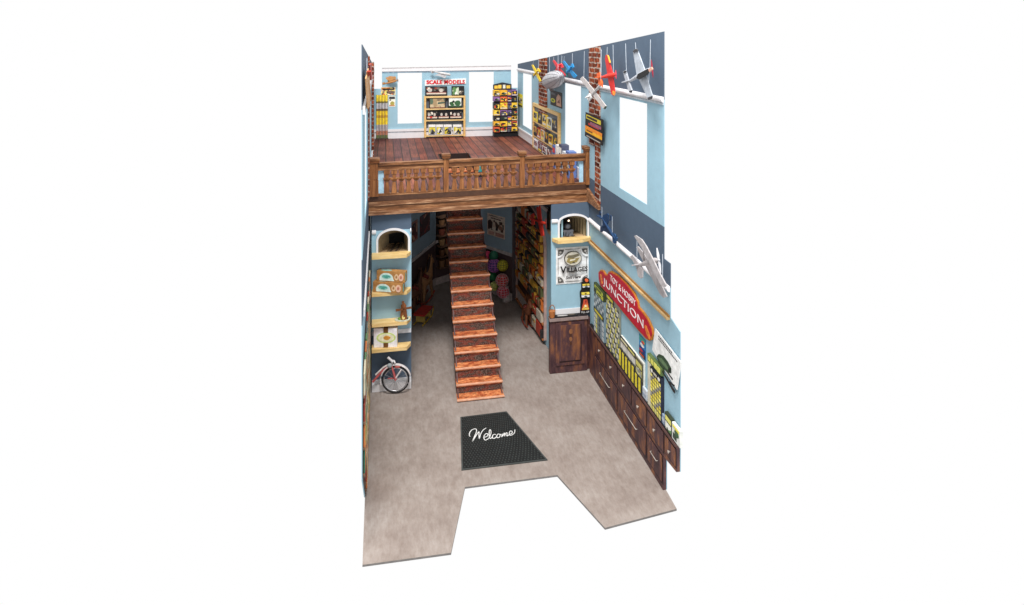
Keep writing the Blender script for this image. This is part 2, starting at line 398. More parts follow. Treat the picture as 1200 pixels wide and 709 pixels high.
# back wall of the upper floor
bx1 = BW.box(466, 494.5, 85.3, 144.6); bx2 = BW.box(549.6, 578.6, 84.2, 142.8)
wb = wall_thing('rear_wall', BW, [(-.33, 3.19), (3.685, 3.19), (3.685, 4.69), (3.495, 4.69), (3.495, 5.32), (-.10, 5.28), (-.10, 4.715), (-.33, 4.715)], [rc(bx1), rc(bx2)], 'back_wall_paint', 'light blue rear wall of the upper floor with two tall white window openings')
m = MB().prism(BW, [(-.098, 5.185), (3.493, 5.205), (3.493, 5.322), (-.098, 5.282)], .002, .04, 'white_trim')
m.prism(BW, [(-.098, 5.15), (3.493, 5.17), (3.493, 5.186), (-.098, 5.166)], .002, .015, (150, 176, 196)); m.prism(BW, [(-.098, 5.276), (3.493, 5.316), (3.493, 5.330), (-.098, 5.290)], .003, .055, (196, 192, 192))
part(m, 'crown_moulding', wb)
m = MB(); m.rect(BW, -.32, ZF, 3.68, 3.50, .002, .03, 'white_trim'); m.rect(BW, -.32, 3.502, 3.68, 3.535, .002, .012, (202, 208, 214)); m.rect(BW, -.32, 3.537, 3.68, 3.605, .002, .045, 'white_trim')
part(m, 'baseboard', wb)
# brick piers standing on the right wall and left wall
zt2 = lambda u: 5.37 + (18.1 - abs(u)) * .6 / 10.48 - .012
def pier(fr, ya, yb, z0, z1, lab):
    u = sorted((-ya, -yb)) if fr is RW else sorted((ya, yb))
    m = MB().prism(fr, [(u[0], z0), (u[1], z0), (u[1], z1(u[1])), (u[0], z1(u[0]))], .003, (.05 if ya > 12 else .02), 'brick')
    if ya < 12 and fr is RW: m = MB().prism(fr, [(-11.10, z0), (u[1], z0), (u[1], z1(u[1])), (u[0], z1(u[0])), (u[0], 4.13), (-11.10, 4.13)], .003, .02, 'brick')
    return single(m, 'brick_pier', lab, 'brick pier')
zt = lambda u: 5.375 + (18 - abs(u)) * (6.14 - 5.375) / 9.79 - .006
pier(RW, 15.32, 14.645, ZF, zt, 'narrow red brick pier behind the silver airship and beside the yellow plane')
pier(RW, 11.45, 10.835, 3.16, zt, 'wide red brick pier behind the black and orange poster on the right wall')
pier(LW, 11.555, 10.835, 3.4, zt2, 'red brick pier seen edge on along the left wall above the end newel post')
pier(LW, 15.32, 14.645, ZF, zt2, 'red brick pier on the left wall, the one nearer the yellow tubes')
# panels below the balcony
def arch_pts(ax0, ax1, zb, zs, zt_, n=18):
    c = (ax0 + ax1) / 2; r = (ax1 - ax0) / 2
    return [(ax0, zb)] + [(c - r * math.cos(math.pi * i / n), zs + (zt_ - zs) * math.sin(math.pi * i / n)) for i in range(n + 1)] + [(ax1, zb)]
def arch_of(fr, px0, px1, pyb, pys, pyt):
    b = fr.box(px0, px1, pyt, pyb); zs = fr.at((px0 + px1) / 2, pys)[1]
    return b[0], b[2], b[1], zs, b[3]
ta = arch_of(LP, 443.2, 478.2, 298, 281, 269.5); tb = arch_of(RP, 655.5, 688, 279, 260, 252.5)
def ring(fr, a, grow, w0, w1, mat, mb, out=None):
    inner = arch_pts(*a)[:]; o = out or (a[0] - grow, a[1] + grow, a[2], a[3], a[4] + grow); outer = arch_pts(*o)
    n = len(inner)
    for i in range(n - 1): mb.prism(fr, [inner[i], inner[i + 1], outer[i + 1], outer[i]], w0, w1, mat)
    return mb
def panel(fr, x0, x1, arch, label, sa=.03, sb=.008, tone=(150, 130, 98)):
    t = thing('alcove_panel', fr.p((x0 + x1) / 2, 0), label, 'wall')
    part(MB().holed(fr, [(x0, .003), (x1, .003), (x1, 3.04), (x0, 3.04)], [arch_pts(*arch)], -.04, 0, 'panel_paint'), 'wall_sheet', t)
    part(ring(fr, arch, .034, .002, .026, 'white_trim', MB()), 'tunnel_arch', t)
    for u0, u1 in ((x0 + .005, arch[0] - .036), (arch[1] + .036, x1 - .005)):
        if u1 > u0: part(rounded(fr, u0, u1, 2.69, 2.765, .03, 'white_trim'), 'picture_moulding', t)
    # the tunnel: timber ribs one behind the other, closed far end, plank bed
    tn = MB(); d = .62; ot = (arch[0] - .03, arch[1] + .025, arch[2], arch[3], arch[4] + .03)
    for k in range(7):
        w = -.045 - k * .085; a_ = (arch[0] + .004 + sa * k, arch[1] - .004 - sb * k, arch[2], arch[3] - .012 * k, arch[4] - .004 - .034 * k)
        ring(fr, a_, 0, w - .03, w, tone, tn, ot)
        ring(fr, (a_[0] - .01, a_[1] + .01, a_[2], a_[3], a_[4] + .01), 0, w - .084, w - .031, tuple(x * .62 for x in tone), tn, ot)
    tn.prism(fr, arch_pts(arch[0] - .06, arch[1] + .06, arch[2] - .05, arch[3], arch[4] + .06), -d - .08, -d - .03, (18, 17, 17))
    tn.rect(fr, arch[0] - .06, arch[2] - .06, arch[1] + .06, arch[2] - .004, -d - .03, -.045, (206, 172, 130))
    part(tn, 'tunnel', t)
    return t
p_l = panel(LP, -.236, .437, ta, 'narrow blue wall panel left of the stair with an empty train tunnel and wooden shelves')
part(MB().rect(LP, -.232, .004, .433, .13, .002, .05, 'white_trim').rect(LP, -.232, .132, .433, .19, .002, .03, (214, 214, 218)), 'baseboard', p_l)
part(MB().rect(LP, -.232, .96, .433, 1.03, .002, .012, (206, 212, 222)), 'dado_rail', p_l)
p_r = panel(RP, RP.at(646, 300)[0], 3.685, tb, 'blue wall panel right of the stair with a locomotive in its tunnel', .006, .028, (150, 134, 104))
m = MB(); b = RP.box(647, 690, 361, 367); m.rect(RP, b[0], b[1], 3.68, b[3], .002, .02, 'white_trim'); part(m, 'dado_rail', p_r)
# tracks in the tunnels
def track(fr, a, dx0, dx1, lab):
    m = MB()
    for k in (-.05, .05):
        m.slab(fr.p((a[0] + a[1]) / 2 + dx0 + k - .012, a[2] + .012, -.03), fr.p((a[0] + a[1]) / 2 + dx0 + k + .012, a[2] + .012, -.03),
               fr.p((a[0] + a[1]) / 2 + dx1 + k * .8 + .012, a[2] + .012, -.60), fr.p((a[0] + a[1]) / 2 + dx1 + k * .8 - .012, a[2] + .012, -.60), (0, 0, 1), .02, (74, 60, 50))
    for k in range(7):
        u = (a[0] + a[1]) / 2 + dx0 + (dx1 - dx0) * k / 7; m.rect(fr, u - .11, a[2] - .002, u + .11, a[2] + .006, -.08 - k * .08, -.05 - k * .08, (104, 84, 62))
    single(m, 'railway_track', lab, 'track')
track(LP, ta, -.02, .10, 'toy railway track running into the empty tunnel on the left')
track(RP, tb, -.03, -.06, 'toy railway track under the locomotive in the right tunnel')
# nook walls under the balcony
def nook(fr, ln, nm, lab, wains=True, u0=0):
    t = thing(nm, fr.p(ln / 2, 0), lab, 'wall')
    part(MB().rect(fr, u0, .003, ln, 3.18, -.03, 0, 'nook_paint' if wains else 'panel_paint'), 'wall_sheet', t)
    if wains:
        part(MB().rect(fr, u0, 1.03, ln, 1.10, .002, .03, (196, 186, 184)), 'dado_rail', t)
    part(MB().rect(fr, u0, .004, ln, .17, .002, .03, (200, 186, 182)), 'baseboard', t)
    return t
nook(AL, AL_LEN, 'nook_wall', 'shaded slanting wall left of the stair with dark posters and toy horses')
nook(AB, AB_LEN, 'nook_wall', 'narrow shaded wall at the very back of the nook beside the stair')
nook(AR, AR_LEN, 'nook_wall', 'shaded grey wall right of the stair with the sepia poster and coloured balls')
m = MB().rect(AS, 0, .003, AS_LEN, 3.18, -.03, 0, 'nook_paint_blue' if 'nook_paint_blue' in MATS else zoned('nook_paint_blue', [(0, BLUE), (2.72, SLATE)]))
t = thing('nook_wall', AS.p(AS_LEN / 2, 0), 'light blue slanting wall that carries the tall arched toy shelves', 'wall')
part(m, 'wall_sheet', t); part(MB().rect(AS, 2.0, 2.66, AS_LEN - .01, 2.74, .002, .03, 'white_trim'), 'picture_moulding', t)
single(MB().rect(Frame((2.875, 14.74, 0), (.11, .04, 0), (0, 0, 1), (.34, -.94, 0)), 0, .003, .12, 3.18, -.03, 0, (96, 84, 86)), 'corner_post', 'dark corner post between the sepia poster wall and the arched shelves', 'post')

# ------------------------------------------------------------------ stair
st = thing('staircase', (1.56, 10.74, 0), 'long straight staircase with worn orange treads and dark speckled risers', 'staircase')
nos = []
for i in range(17):
    Y = 10.76 + .205 * i; py = 471 - 19.5 * i + .14 * i * i
    if i > 12: py = None
    fr = Frame((0, Y, 0), (1, 0, 0), (0, 0, 1), (0, -1, 0))
    if py: z = max(fr.at(536, py)[1], .03)
    else: z = nos[-1][1] + .207
    xl = fr.at(536 - 1.04 * min(i, 12), 300)[0] if i <= 12 else nos[12][2] + .005 * (i - 12); xr = fr.at(591 - 2.12 * min(i, 12), 300)[0] if i <= 12 else nos[12][3] - .005 * (i - 12)
    nos.append((Y, z, xl, xr))
for i, (Y, z, xl, xr) in enumerate(nos):
    d = .225 if i < 16 else .3
    x2, x3 = (nos[i + 1][2], nos[i + 1][3]) if i < 16 else (xl, xr)
    th = .036 if i else .024
    m = MB(); q = [(xl, Y), (xr, Y), (x3, Y + d), (x2, Y + d)]
    m.prism(FL, q, z - th + .001, z, 'stair_tread')
    if i < 13: m.prism(FL, [(xl - .004, Y - .014), (xr + .004, Y - .014), (xr + .004, Y + .022), (xl - .004, Y + .022)], z - .010, z + .006, (226, 172, 142))  # pale nosing left off the upper treads to darken them like shade
    part(m, 'tread', st)
    if i < 16:
        z2 = nos[i + 1][1] - .036
        fr = Frame((0, nos[i + 1][0] + .012, 0), (1, 0, 0), (0, 0, 1), (0, -1, 0))
        part(MB().rect(fr, x2 + .004, z + .001, x3 - .004, z2, -.03, 0, 'stair_riser'), 'riser', st)
for k in (2, 3):
    s_ = 1 if k == 2 else -1; vs = []; m = MB(); fs = []
    for i, nn in enumerate(nos):
        x = nn[k] + .014 * s_; vs += [(x, nn[0] + .03, nn[1] - .05 if i else .004), (x, nn[0] + .25, max(nn[1] - .24, .004)), (x + .02 * s_, nn[0] + .03, nn[1] - .05 if i else .004), (x + .02 * s_, nn[0] + .25, max(nn[1] - .24, .004))]
    for i in range(16):
        a, b = i * 4, i * 4 + 4; fs += [[a, b, b + 1, a + 1], [a + 2, a + 3, b + 3, b + 2], [a, a + 2, b + 2, b], [a + 1, b + 1, b + 3, a + 3]]
    m.add(vs, fs, 'walnut_dark'); part(m, 'stringer', st)

# ------------------------------------------------------------------ balcony edge and railing
bm = thing('balcony_beam', RAIL.p(1.7, 3.05), 'wide horizontal oak beam along the front edge of the balcony', 'beam')
part(MB().rect(RAIL, -.30, 3.045, 4.0, 3.27, -.04, .035, 'oak'), 'fascia', bm)
for za, zb in ((3.205, 3.27), (3.045, 3.115)): part(MB().rect(RAIL, -.302, za, 4.0, zb, .0355, .055, 'oak_beam'), 'moulding', bm, bevel=.01)
m = MB().rect(RAIL, -.31, 3.274, 4.0, 3.365, -.04, .03, (78, 52, 38)); part(m, 'top_ledge', bm)
m = MB(); m.prism(RW, [(-11.5, 3.06), (-10.84, 3.06), (-10.84, 3.14), (-11.5, 3.30)], .003, .05, 'oak_beam'); part(m, 'wall_return', bm)
rg = thing('balcony_railing', RAIL.p(1.7, 3.366), 'oak balcony railing with square newel posts and turned balusters above the stair', 'railing')
def newel(px0, px1, pyt, pyb, big):
    b = RAIL.box(px0, px1, pyt, pyb); u0, v0, u1, v1 = b; v0 = 3.366; w = (u1 - u0) * .5
    m = MB().rect(RAIL, u0 + .012, v0, u1 - .012, v1 - .05, -w + .01, w - .02, 'oak_upright')
    if big:
        n = 4; step = (u1 - u0 - .05) / n
        for k in range(n): m.rect(RAIL, u0 + .03 + k * step, v0 + .30, u0 + .03 + k * step + step * .5, v1 - .10, w - .0195, w - .008, 'oak_upright')
        m.rect(RAIL, u0 + .004, v0, u1 - .004, v0 + .27, -w + .005, w - .010, 'oak_upright')
    o = part(m, 'newel_post', rg)
    c = MB().rect(RAIL, u0 - .012, v1 - .075, u1 + .012, v1 - .04, -w - .005, w + .005, (112, 66, 32)).rect(RAIL, u0 - .018, v1 - .038, u1 + .018, v1, -w - .012, w + .012, 'oak')
    part(c, 'post_cap', o)
    return b
n1 = newel(432.3, 443.6, 185, 228, True); n2 = newel(518.8, 526.2, 180, 224, False); n3 = newel(608, 615, 177, 220, False); n4 = newel(684.6, 695.6, 171, 214, True)
zl = RAIL.at(480, 189)[1]
for a, b in ((n1[2], n2[0]), (n2[2], n3[0]), (n3[2], n4[0])):
    m = MB().rect(RAIL, a - .008, zl - .045, b + .008, zl, -.05, .05, 'oak').rect(RAIL, a - .008, zl - .085, b + .008, zl - .047, -.03, .03, (110, 68, 38)).rect(RAIL, a - .008, zl - .13, b + .008, zl - .087, -.035, .04, 'oak')
    part(m, 'handrail', rg, bevel=.006)
    part(MB().rect(RAIL, a - .008, 3.367, b + .008, 3.40, -.03, .03, 'oak'), 'bottom_rail', rg)
def baluster(u, z0, z1):
    m = MB(); hw = .034; zc = z0 + (z1 - z0) * .60
    def sec(za, zb_, wa, wb_):
        q = lambda z, w: [RAIL.p(u - w, z, -w * .7), RAIL.p(u + w, z, -w * .7), RAIL.p(u + w, z, w * .7), RAIL.p(u - w, z, w * .7)]
        m.add(q(za, wa) + q(zb_, wb_), [[3, 2, 1, 0], [4, 5, 6, 7]] + [[i, (i + 1) % 4, (i + 1) % 4 + 4, i + 4] for i in range(4)], 'oak_upright')
    sec(z0, zc - .05, .046, .026); sec(zc - .04, zc, .030, .056); sec(zc, zc + .025, .062, .062); sec(zc + .025, z1 - .07, .026, .034); sec(z1 - .07, z1, .048, .048)
    part(m, 'baluster', rg)
zb0, zb1 = 3.40, zl - .13
bal = [453.3 + 8.55 * k for k in range(8)] + [532.5 + 8.6 * k for k in range(9)] + [621.0 + 8.15 * k for k in range(7)]
for px in bal: baluster(RAIL.at(px, 205)[0], zb0, zb1)
for a, b, lb in ((444.6, 449.8, 'pale blue infill board at the left end of the railing'), (680.2, 683.6, 'pale blue infill board at the right end of the railing')):
    q = RAIL.box(a, b, 200, 226); m = MB().rect(RAIL, q[0] - .02, 3.401, q[2], zb1 - .001, -.02, -.008, (170, 208, 228)); part(m, 'infill_board', rg)
# doormat
mt = thing('doormat', (1.6, 9.6, 0), 'black tapered rubber doormat with the word Welcome in white script', 'doormat')
q = [FL.at(*p) for p in ((540.8, 551.8), (641.7, 539.8), (593.5, 482.9), (539.5, 489.6))]
cx_, cy_ = sum(p[0] for p in q) / 4, sum(p[1] for p in q) / 4
m = MB().prism(FL, q, .002, .014, (70, 73, 72))
inn = [(cx_ + (x - cx_) * .955, cy_ + (y - cy_) * .965) for x, y in q]
m.prism(FL, inn, .0145, .017, (32, 34, 34)); part(m, 'rubber_sheet', mt)
m = MB()
for r in range(26):
    tv = (r + .5) / 26
    for k in range(24):
        tu = (k + .5 + .5 * (r % 2)) / 24.5
        xa = inn[0][0] + (inn[3][0] - inn[0][0]) * tv; xb = inn[1][0] + (inn[2][0] - inn[1][0]) * tv
        ya = inn[0][1] + (inn[3][1] - inn[0][1]) * tv; yb = inn[1][1] + (inn[2][1] - inn[1][1]) * tv
        x, y = xa + (xb - xa) * tu, ya + (yb - ya) * tu
        m.ell(FL, x, y, .010, .015, .0172, .022, (60, 63, 62), 6)
nb = part(m, 'raised_dots', mt); nb['kind'] = 'stuff'
strokes = [[(168, 302), (158, 296), (160, 270), (178, 244), (205, 232), (222, 238), (222, 262), (206, 300), (186, 348)], [(186, 348), (222, 290), (246, 258), (246, 290), (250, 324)], [(250, 324), (262, 280), (284, 244), (312, 224)],
    [(292, 312), (322, 300), (330, 282), (314, 276), (296, 292), (292, 318), (304, 336), (328, 326), (346, 306)], [(346, 306), (358, 268), (352, 240), (342, 250), (342, 300), (352, 322), (366, 310)],
    [(402, 286), (386, 282), (372, 296), (372, 316), (388, 320), (410, 304)], [(438, 280), (420, 282), (410, 300), (418, 314), (434, 310), (442, 292), (436, 280), (452, 288)],
    [(456, 308), (462, 276), (464, 300), (478, 272), (484, 274), (482, 300), (498, 268), (506, 272), (504, 298), (520, 288)],
    [(526, 284), (550, 274), (552, 256), (536, 252), (526, 270), (530, 290), (552, 288), (574, 268), (578, 240)]]
m = MB()
for sp in strokes:
    pts = [FL.pt(530 + x / 7.875, 475 + y / 7.875) for x, y in sp]
    sm = []
    for i in range(len(pts) - 1):
        p0, p1, p2, p3 = pts[max(i - 1, 0)], pts[i], pts[i + 1], pts[min(i + 2, len(pts) - 1)]
        for k in range(4):
            t_ = k / 4; sm.append(.5 * ((2 * p1) + (p2 - p0) * t_ + (2 * p0 - 5 * p1 + 4 * p2 - p3) * t_ ** 2 + (3 * p1 - p0 - 3 * p2 + p3) * t_ ** 3))
    sm.append(pts[-1])
    m.tube([p + V3((0, 0, .025)) for p in sm], .0082, (228, 228, 226), 6, .35)
part(m, 'lettering', mt)
# ------------------------------------------------------------------ upper floor, rear wall
Zm = lambda ox, oy, k: (lambda x, y: (ox + x / k, oy + y / k))
def bookcase(name, fr, b, shelves, depth, label, foot=0.0, bar=.05):
    u0, v0, u1, v1 = b; t = thing(name, fr.p((u0 + u1) / 2, v0), label, 'bookcase')
    part(MB().rect(fr, u0 + bar + .001, v0 + .03, u1 - bar - .001, v1 - bar - .001, .004, .014, (104, 112, 122)), 'back_board', t)
    for a in (u0, u1 - bar): part(MB().rect(fr, a, v0 - foot, a + bar, v1, .004, depth, 'pine'), 'side_panel', t)
    part(MB().rect(fr, u0 + bar + .001, v1 - bar, u1 - bar - .001, v1 - .001, .004, depth, 'pine_shelf'), 'top', t)
    for z in shelves: part(MB().rect(fr, u0 + bar + .001, z - .035, u1 - bar - .001, z, .015, depth - .004, 'pine_shelf'), 'shelf', t)
    return t
bb = (1.04, ZF + .02, 2.175, 4.505); dB = .16
zS = [BW.at(520, y, dB)[1] for y in (127, 140.3, 158.2)]
bookcase('bookcase', BW, bb, zS, dB, 'pine bookcase of train boxes under the SCALE MODELS sign on the rear wall')
def bwbox(name, x0, x1, y0, y1, base, items, label, cat, group=None, w=.02, d=.13, z=None):
    b = list(BW.box(x0, x1, y0, y1, d))
    if z is not None: b[1] = z + .003
    return crate(name, BW, tuple(b), d, base, items, label, cat, group, w)
def train_art(k): return [('r', .04, .55, .96, .92, 'print_train'), ('r', .05, .18, .95, .34, (222, 206, 186)), ('r', .05, .36, .95, .42, (160, 60, 52)), ('e', .2 + .1 * k, .62, .1, .2, (196, 190, 180)), ('e', .72, .6, .1, .2, (206, 196, 182))]
G1 = 'model boxes in and on the pine bookcase'
bwbox('model_box', 498.5, 524, 101.5, 110.6, (36, 33, 34), train_art(0), 'long dark train set box lying on top of the pine bookcase', 'box', G1, z=bb[3])
bwbox('model_box', 529.5, 544, 101, 110.3, (34, 34, 34), [('r', .05, .1, .55, .92, 'print_green'), ('r', .6, .12, .96, .5, 'print_train')], 'small black and green box on top of the pine bookcase, at its right', 'box', G1, z=bb[3])
bwbox('model_box', 503, 522, 115, 125.8, (58, 48, 42), [('r', .05, .1, .95, .95, 'print_tan'), ('p', [(.5, .4), (.95, .5), (.95, .62), (.55, .6)], (70, 96, 84)), ('r', .05, .02, .95, .09, (130, 60, 50))], 'tan landscape picture box on the top shelf of the pine bookcase', 'box', G1, z=zS[0])
bwbox('model_box', 525, 541.5, 114.5, 125.6, (30, 32, 32), [('r', .06, .1, .94, .95, (232, 236, 228)), ('e', .3, .5, .2, .28, 'print_green'), ('e', .68, .48, .22, .26, (62, 104, 66)), ('r', .06, .1, .94, .24, (58, 88, 60))], 'white box with green trees on the top shelf of the pine bookcase', 'box', G1, z=zS[0])
for k, (a, b_) in enumerate(((500, 512.8), (513.4, 526.4), (527, 541))):
    bwbox('model_box', a, b_, 130.4, 139.4, (28, 26, 28), train_art(k)[k % 2:] + [('e', .4, .3, .12, .1, (210, 60, 50))] * (k == 0), ['left', 'middle', 'right'][k] + ' one of three black train boxes on the middle shelf of the pine bookcase', 'box', G1, z=zS[1])
for k, (a, b_) in enumerate(((502.2, 510.4), (511, 519.2), (520, 529.3), (531, 540.8))):
    bwbox('magazine', a, b_, 146.3, 157.4, (244, 242, 236), [('r', .06, .05, .94, .8, (50, 50, 54)), ('r', .1, .08, .9, .77, 'print_cover'), ('p', [(.12, .45), (.5, .76), (.12, .76)], (238, 222, 64)), ('p', [(.3, .15), (.85, .3), (.6, .6)], (52, 52, 56))],
          ORD[k] + ' from the left of four white magazines on the bottom bookcase shelf', 'magazine', 'magazines on the bottom shelf', z=zS[2], d=.15)
b = BW.box(497.8, 546, 92.8, 99.6)
t = thing('shop_sign', BW.p((b[0] + b[2]) / 2, b[1]), 'white board sign reading SCALE MODELS in red letters above the pine bookcase', 'sign')
part(MB().prism(BW, [(b[0], b[1] - .015), (b[2], b[1] + .03), (b[2], b[3] + .02), (b[0], b[3] - .02)], .003, .03, 'white'), 'board', t)
part(MB().text(BW, 'SCALE MODELS', (b[0] + b[2]) / 2 + .010, (b[1] + b[3]) / 2 + .004, .112, (b[2] - b[0]) * .92, .040, (214, 36, 46), .004, .03, 0, 0, 1.12).text(BW, 'SCALE MODELS', (b[0] + b[2]) / 2, (b[1] + b[3]) / 2 + .004, .112, (b[2] - b[0]) * .93, .031, (214, 36, 46), .008, .03, 0, 0, 1.12), 'lettering', t)
# posters left of the window
b = BW.box(446.5, 463.5, 102, 111.6); card('poster', BW, b, [('r', .03, .05, .97, .95, 'print_small'), ('r', .1, .62, .9, .8, (70, 60, 56)), ('r', .45, .2, .95, .5, (110, 92, 84)), ('r', .05, .84, .6, .94, (236, 148, 60))], 'wide cream and brown poster above the yellow tubes on the rear wall', 'poster', (238, 226, 200))
b = BW.box(455.5, 463.3, 112.4, 125); card('poster', BW, b, [('r', .06, .7, .94, .94, (60, 62, 66)), ('e', .55, .3, .32, .2, (176, 164, 84)), ('p', [(.1, .5), (.4, .62), (.2, .7)], (70, 60, 58)), ('r', .1, .08, .9, .16, (200, 120, 70))], 'small pale poster hanging just below the wide brown poster', 'poster', (242, 238, 222))
# yellow tubes
bt = BW.box(440.6, 454.6, 111, 160); wd = (bt[2] - bt[0]) / 4
t = thing('tube_rack', BW.p((bt[0] + bt[2]) / 2, ZF), 'upright rack of four tall yellow and grey banded tubes in the left rear corner', 'rack')
for k in range(4):
    cxx = bt[0] + wd * (k + .5); z0, z1 = ZF + .03, bt[3]; m = MB(); r = wd * .46
    bands = [(0, .07, (96, 106, 60)), (.07, .17, (176, 116, 92)), (.17, .31, (176, 166, 166)), (.31, .47, (232, 200, 48)), (.47, .53, (196, 150, 40)), (.53, .63, (226, 190, 46)), (.63, .68, (112, 84, 50)), (.68, .81, (186, 180, 180)), (.81, .85, (120, 106, 50)), (.85, 1, (236, 206, 56))]
    for a, c_, cc in bands: m.lathe(BW.p(cxx, z0 + (z1 - z0) * a, r + .02), (0, 0, 1), [(0, r), ((z1 - z0) * (c_ - a) - .001, r)], cc, 12)
    part(m, 'tube', t)
part(MB().rect(BW, bt[0] - .01, ZF + .002, bt[2] + .01, ZF + .028, .01, wd + .03, (82, 70, 58)), 'base', t)
# spinner rack
bs = BW.box(577.4, 605.8, 99, 157); sx0, sx1 = bs[0], min(bs[2], 3.64); D = .25
t = thing('display_rack', BW.p((sx0 + sx1) / 2, ZF), 'tall black display rack packed with yellow and purple packages, right rear corner', 'rack')
part(MB().rect(BW, sx0 - .01, ZF + .002, sx1, ZF + .11, .02, D + .03, 'black'), 'base', t)
hd = BW.box(579, 602, 97.8, 105, D)
m = MB().rect(BW, sx0 + .02, ZF + .112, sx1 - .02, hd[1], .04, .10, (92, 74, 112)); part(m, 'back_panel', t)
hx0, hx1 = hd[0], 3.49
m = MB().prism(BW, [(hx0, hd[1]), (hx1, hd[1]), (hx1, hd[3] - .03), ((hx0 + hx1) / 2, hd[3] + .02), (hx0, hd[3] - .04)], .06, .12, (40, 44, 52))
art(m, BW, (hx0, hd[1], hx1, hd[3]), .12, [('r', .06, .12, .24, .62, (236, 190, 70)), ('r', .27, .14, .44, .72, (240, 200, 80)), ('r', .52, .14, .66, .74, (226, 226, 214)), ('r', .72, .14, .92, .64, (240, 196, 70))])
part(m, 'header', t)
rows = [(105.3, 112.2), (112.6, 118.8), (119.6, 127.6), (128.2, 134.8), (135.2, 140.8), (141.3, 147.6), (148, 154.2)]
cols_ = [(578.2, 585), (585.6, 593.8), (594.2, 598.6), (599, 605.4)]
tones = [(240, 190, 50), (40, 38, 42), (134, 92, 150), (232, 176, 52), (40, 38, 42), (214, 96, 60), (240, 196, 58)]
for i, (ya, yb) in enumerate(rows):
    z0 = BW.at(590, yb, D)[1]
    part(MB().rect(BW, sx0, z0 - .012, sx1, z0, .101, D, (44, 40, 48)), 'shelf', t)
    for j, (xa, xb) in enumerate(cols_):
        q = BW.box(xa, xb, ya, yb, D); q = (q[0], z0 + .003, min(q[2], 3.64), q[3] - .01)
        base = tones[(i * 2 + j * 3) % 7] if j != 2 else (104, 84, 124)
        it = [[('r', .03, .05, .97, .58, 'print_dark'), ('r', .1, .64, .8, .84, (50, 40, 40))], [('e', .52, .45, .36, .22, (44, 70, 44)), ('r', .02, .02, .98, .2, (36, 34, 36)), ('p', [(.1, .3), (.5, .35), (.35, .6)], (36, 34, 36)), ('r', .6, .5, .95, .6, (226, 220, 200))], [('r', .08, .1, .92, .7, 'print_pack')], [('r', .06, .3, .94, .9, 'print_pack'), ('r', .06, .08, .94, .24, (214, 206, 190))]][(i + j) % 4]
        crate('package', BW, q, D - .01, base, it, '%s package in the %s row of the black display rack, %s column' % ({(240, 190, 50): 'yellow', (244, 206, 64): 'yellow', (134, 92, 150): 'purple', (104, 84, 124): 'purple', (232, 176, 52): 'amber', (40, 38, 42): 'black', (214, 96, 60): 'orange', (240, 196, 58): 'yellow'}[base], ORD[i], ['far left', 'second', 'third', 'far right'][j]), 'package', 'packages on the black display rack', .105)

# ------------------------------------------------------------------ hanging model aircraft
def poly(fr, pxs, w): return [fr.at(x, y, w) for x, y in pxs]
def strings(t, fr, w, lst):
    for (xa, ya, xb, yb) in lst:
        part(MB().tube([fr.pt(xa, ya, w), fr.pt(xb, yb, w)], .004, 'string', 5), 'string', t)
def aircraft(fr, w, nose, tail, wing, tailplane, r, body, label, strs, wingcol=None, tcol=None, extra=(), prop=(60, 56, 58), wing2=None, fin=.055, name='model_plane', th=.014, propr=.09, low=-.01):
    r *= .62; th = min(th, .016); propr *= .75
    P0, P1 = fr.pt(*nose, w), fr.pt(*tail, w); ax = (P1 - P0); L = ax.length; d = ax.normalized()
    base = (P0 + P1) / 2
    t = thing(name, base, label, 'model plane', 'model planes hanging on strings')
    part(MB().lathe(P0, d, [(0, r * .35), (L * .04, r * .75), (L * .14, r), (L * .45, r * .95), (L * .75, r * .55), (L, r * .22)], body, 12), 'fuselage', t)
    wl_ = w + low
    part(MB().prism(fr, poly(fr, wing, wl_), wl_ - th / 2, wl_ + th / 2, wingcol or body), 'wing', t, bevel=.003)
    if wing2:
        pw = poly(fr, wing2[0], wing2[1]); part(MB().prism(fr, pw, wing2[1] - th / 2, wing2[1] + th / 2, wingcol or body), 'wing', t, bevel=.006)
        m = MB(); a, b_ = poly(fr, wing, wl_), pw
        ca = V3((0, 0, 0)); 
        for f in (.2, .8):
            def along(pl, w_): # a point along the wing's middle line
                n = len(pl); s_ = (V3((*pl[0], 0)) + V3((*pl[-1], 0))) / 2; e_ = (V3((*pl[n // 2 - 1], 0)) + V3((*pl[n // 2], 0))) / 2; q = s_.lerp(e_, f); return fr.p(q.x, q.y, w_)
            m.tube([along(a, wl_), along(b_, wing2[1])], .010, wingcol or body, 6)
        part(m, 'wing_strut', t)
    part(MB().prism(fr, poly(fr, tailplane, w), w - .010, w + .012, tcol or body), 'tailplane', t)
    Q = P1 - d * L * .16
    part(MB().add([Q + fr.n * r * .5, P1 + fr.n * r * .2, P1 + fr.n * (fin + .02), Q + d * L * .08 + fr.n * fin] + [x + d.cross(fr.n) * .014 for x in (Q + fr.n * r * .5, P1 + fr.n * r * .2, P1 + fr.n * (fin + .02), Q + d * L * .08 + fr.n * fin)],
        [[0, 1, 2, 3], [7, 6, 5, 4], [0, 4, 5, 1], [1, 5, 6, 2], [2, 6, 7, 3], [3, 7, 4, 0]], tcol or body), 'fin', t)
    if prop:
        s_ = d.cross(fr.n).normalized(); h = P0 - d * .02; m = MB()
        m.tube([h - s_ * propr, h - s_ * propr * .4, h, h + s_ * propr * .4, h + s_ * propr], [.008, .02, .012, .02, .008], prop, 6, .5)
        m.lathe(h - d * .03, d, [(0, .006), (.03, r * .4), (.045, r * .4)], prop, 8)
        part(m, 'propeller', t)
    for nm, pxs, dw, cc in extra:
        part(MB().prism(fr, poly(fr, pxs, w + dw), w + dw - .008, w + dw + .008, cc), nm, t)
    strings(t, fr, w, strs); return t
z5 = Zm(690, 30, 6.445)
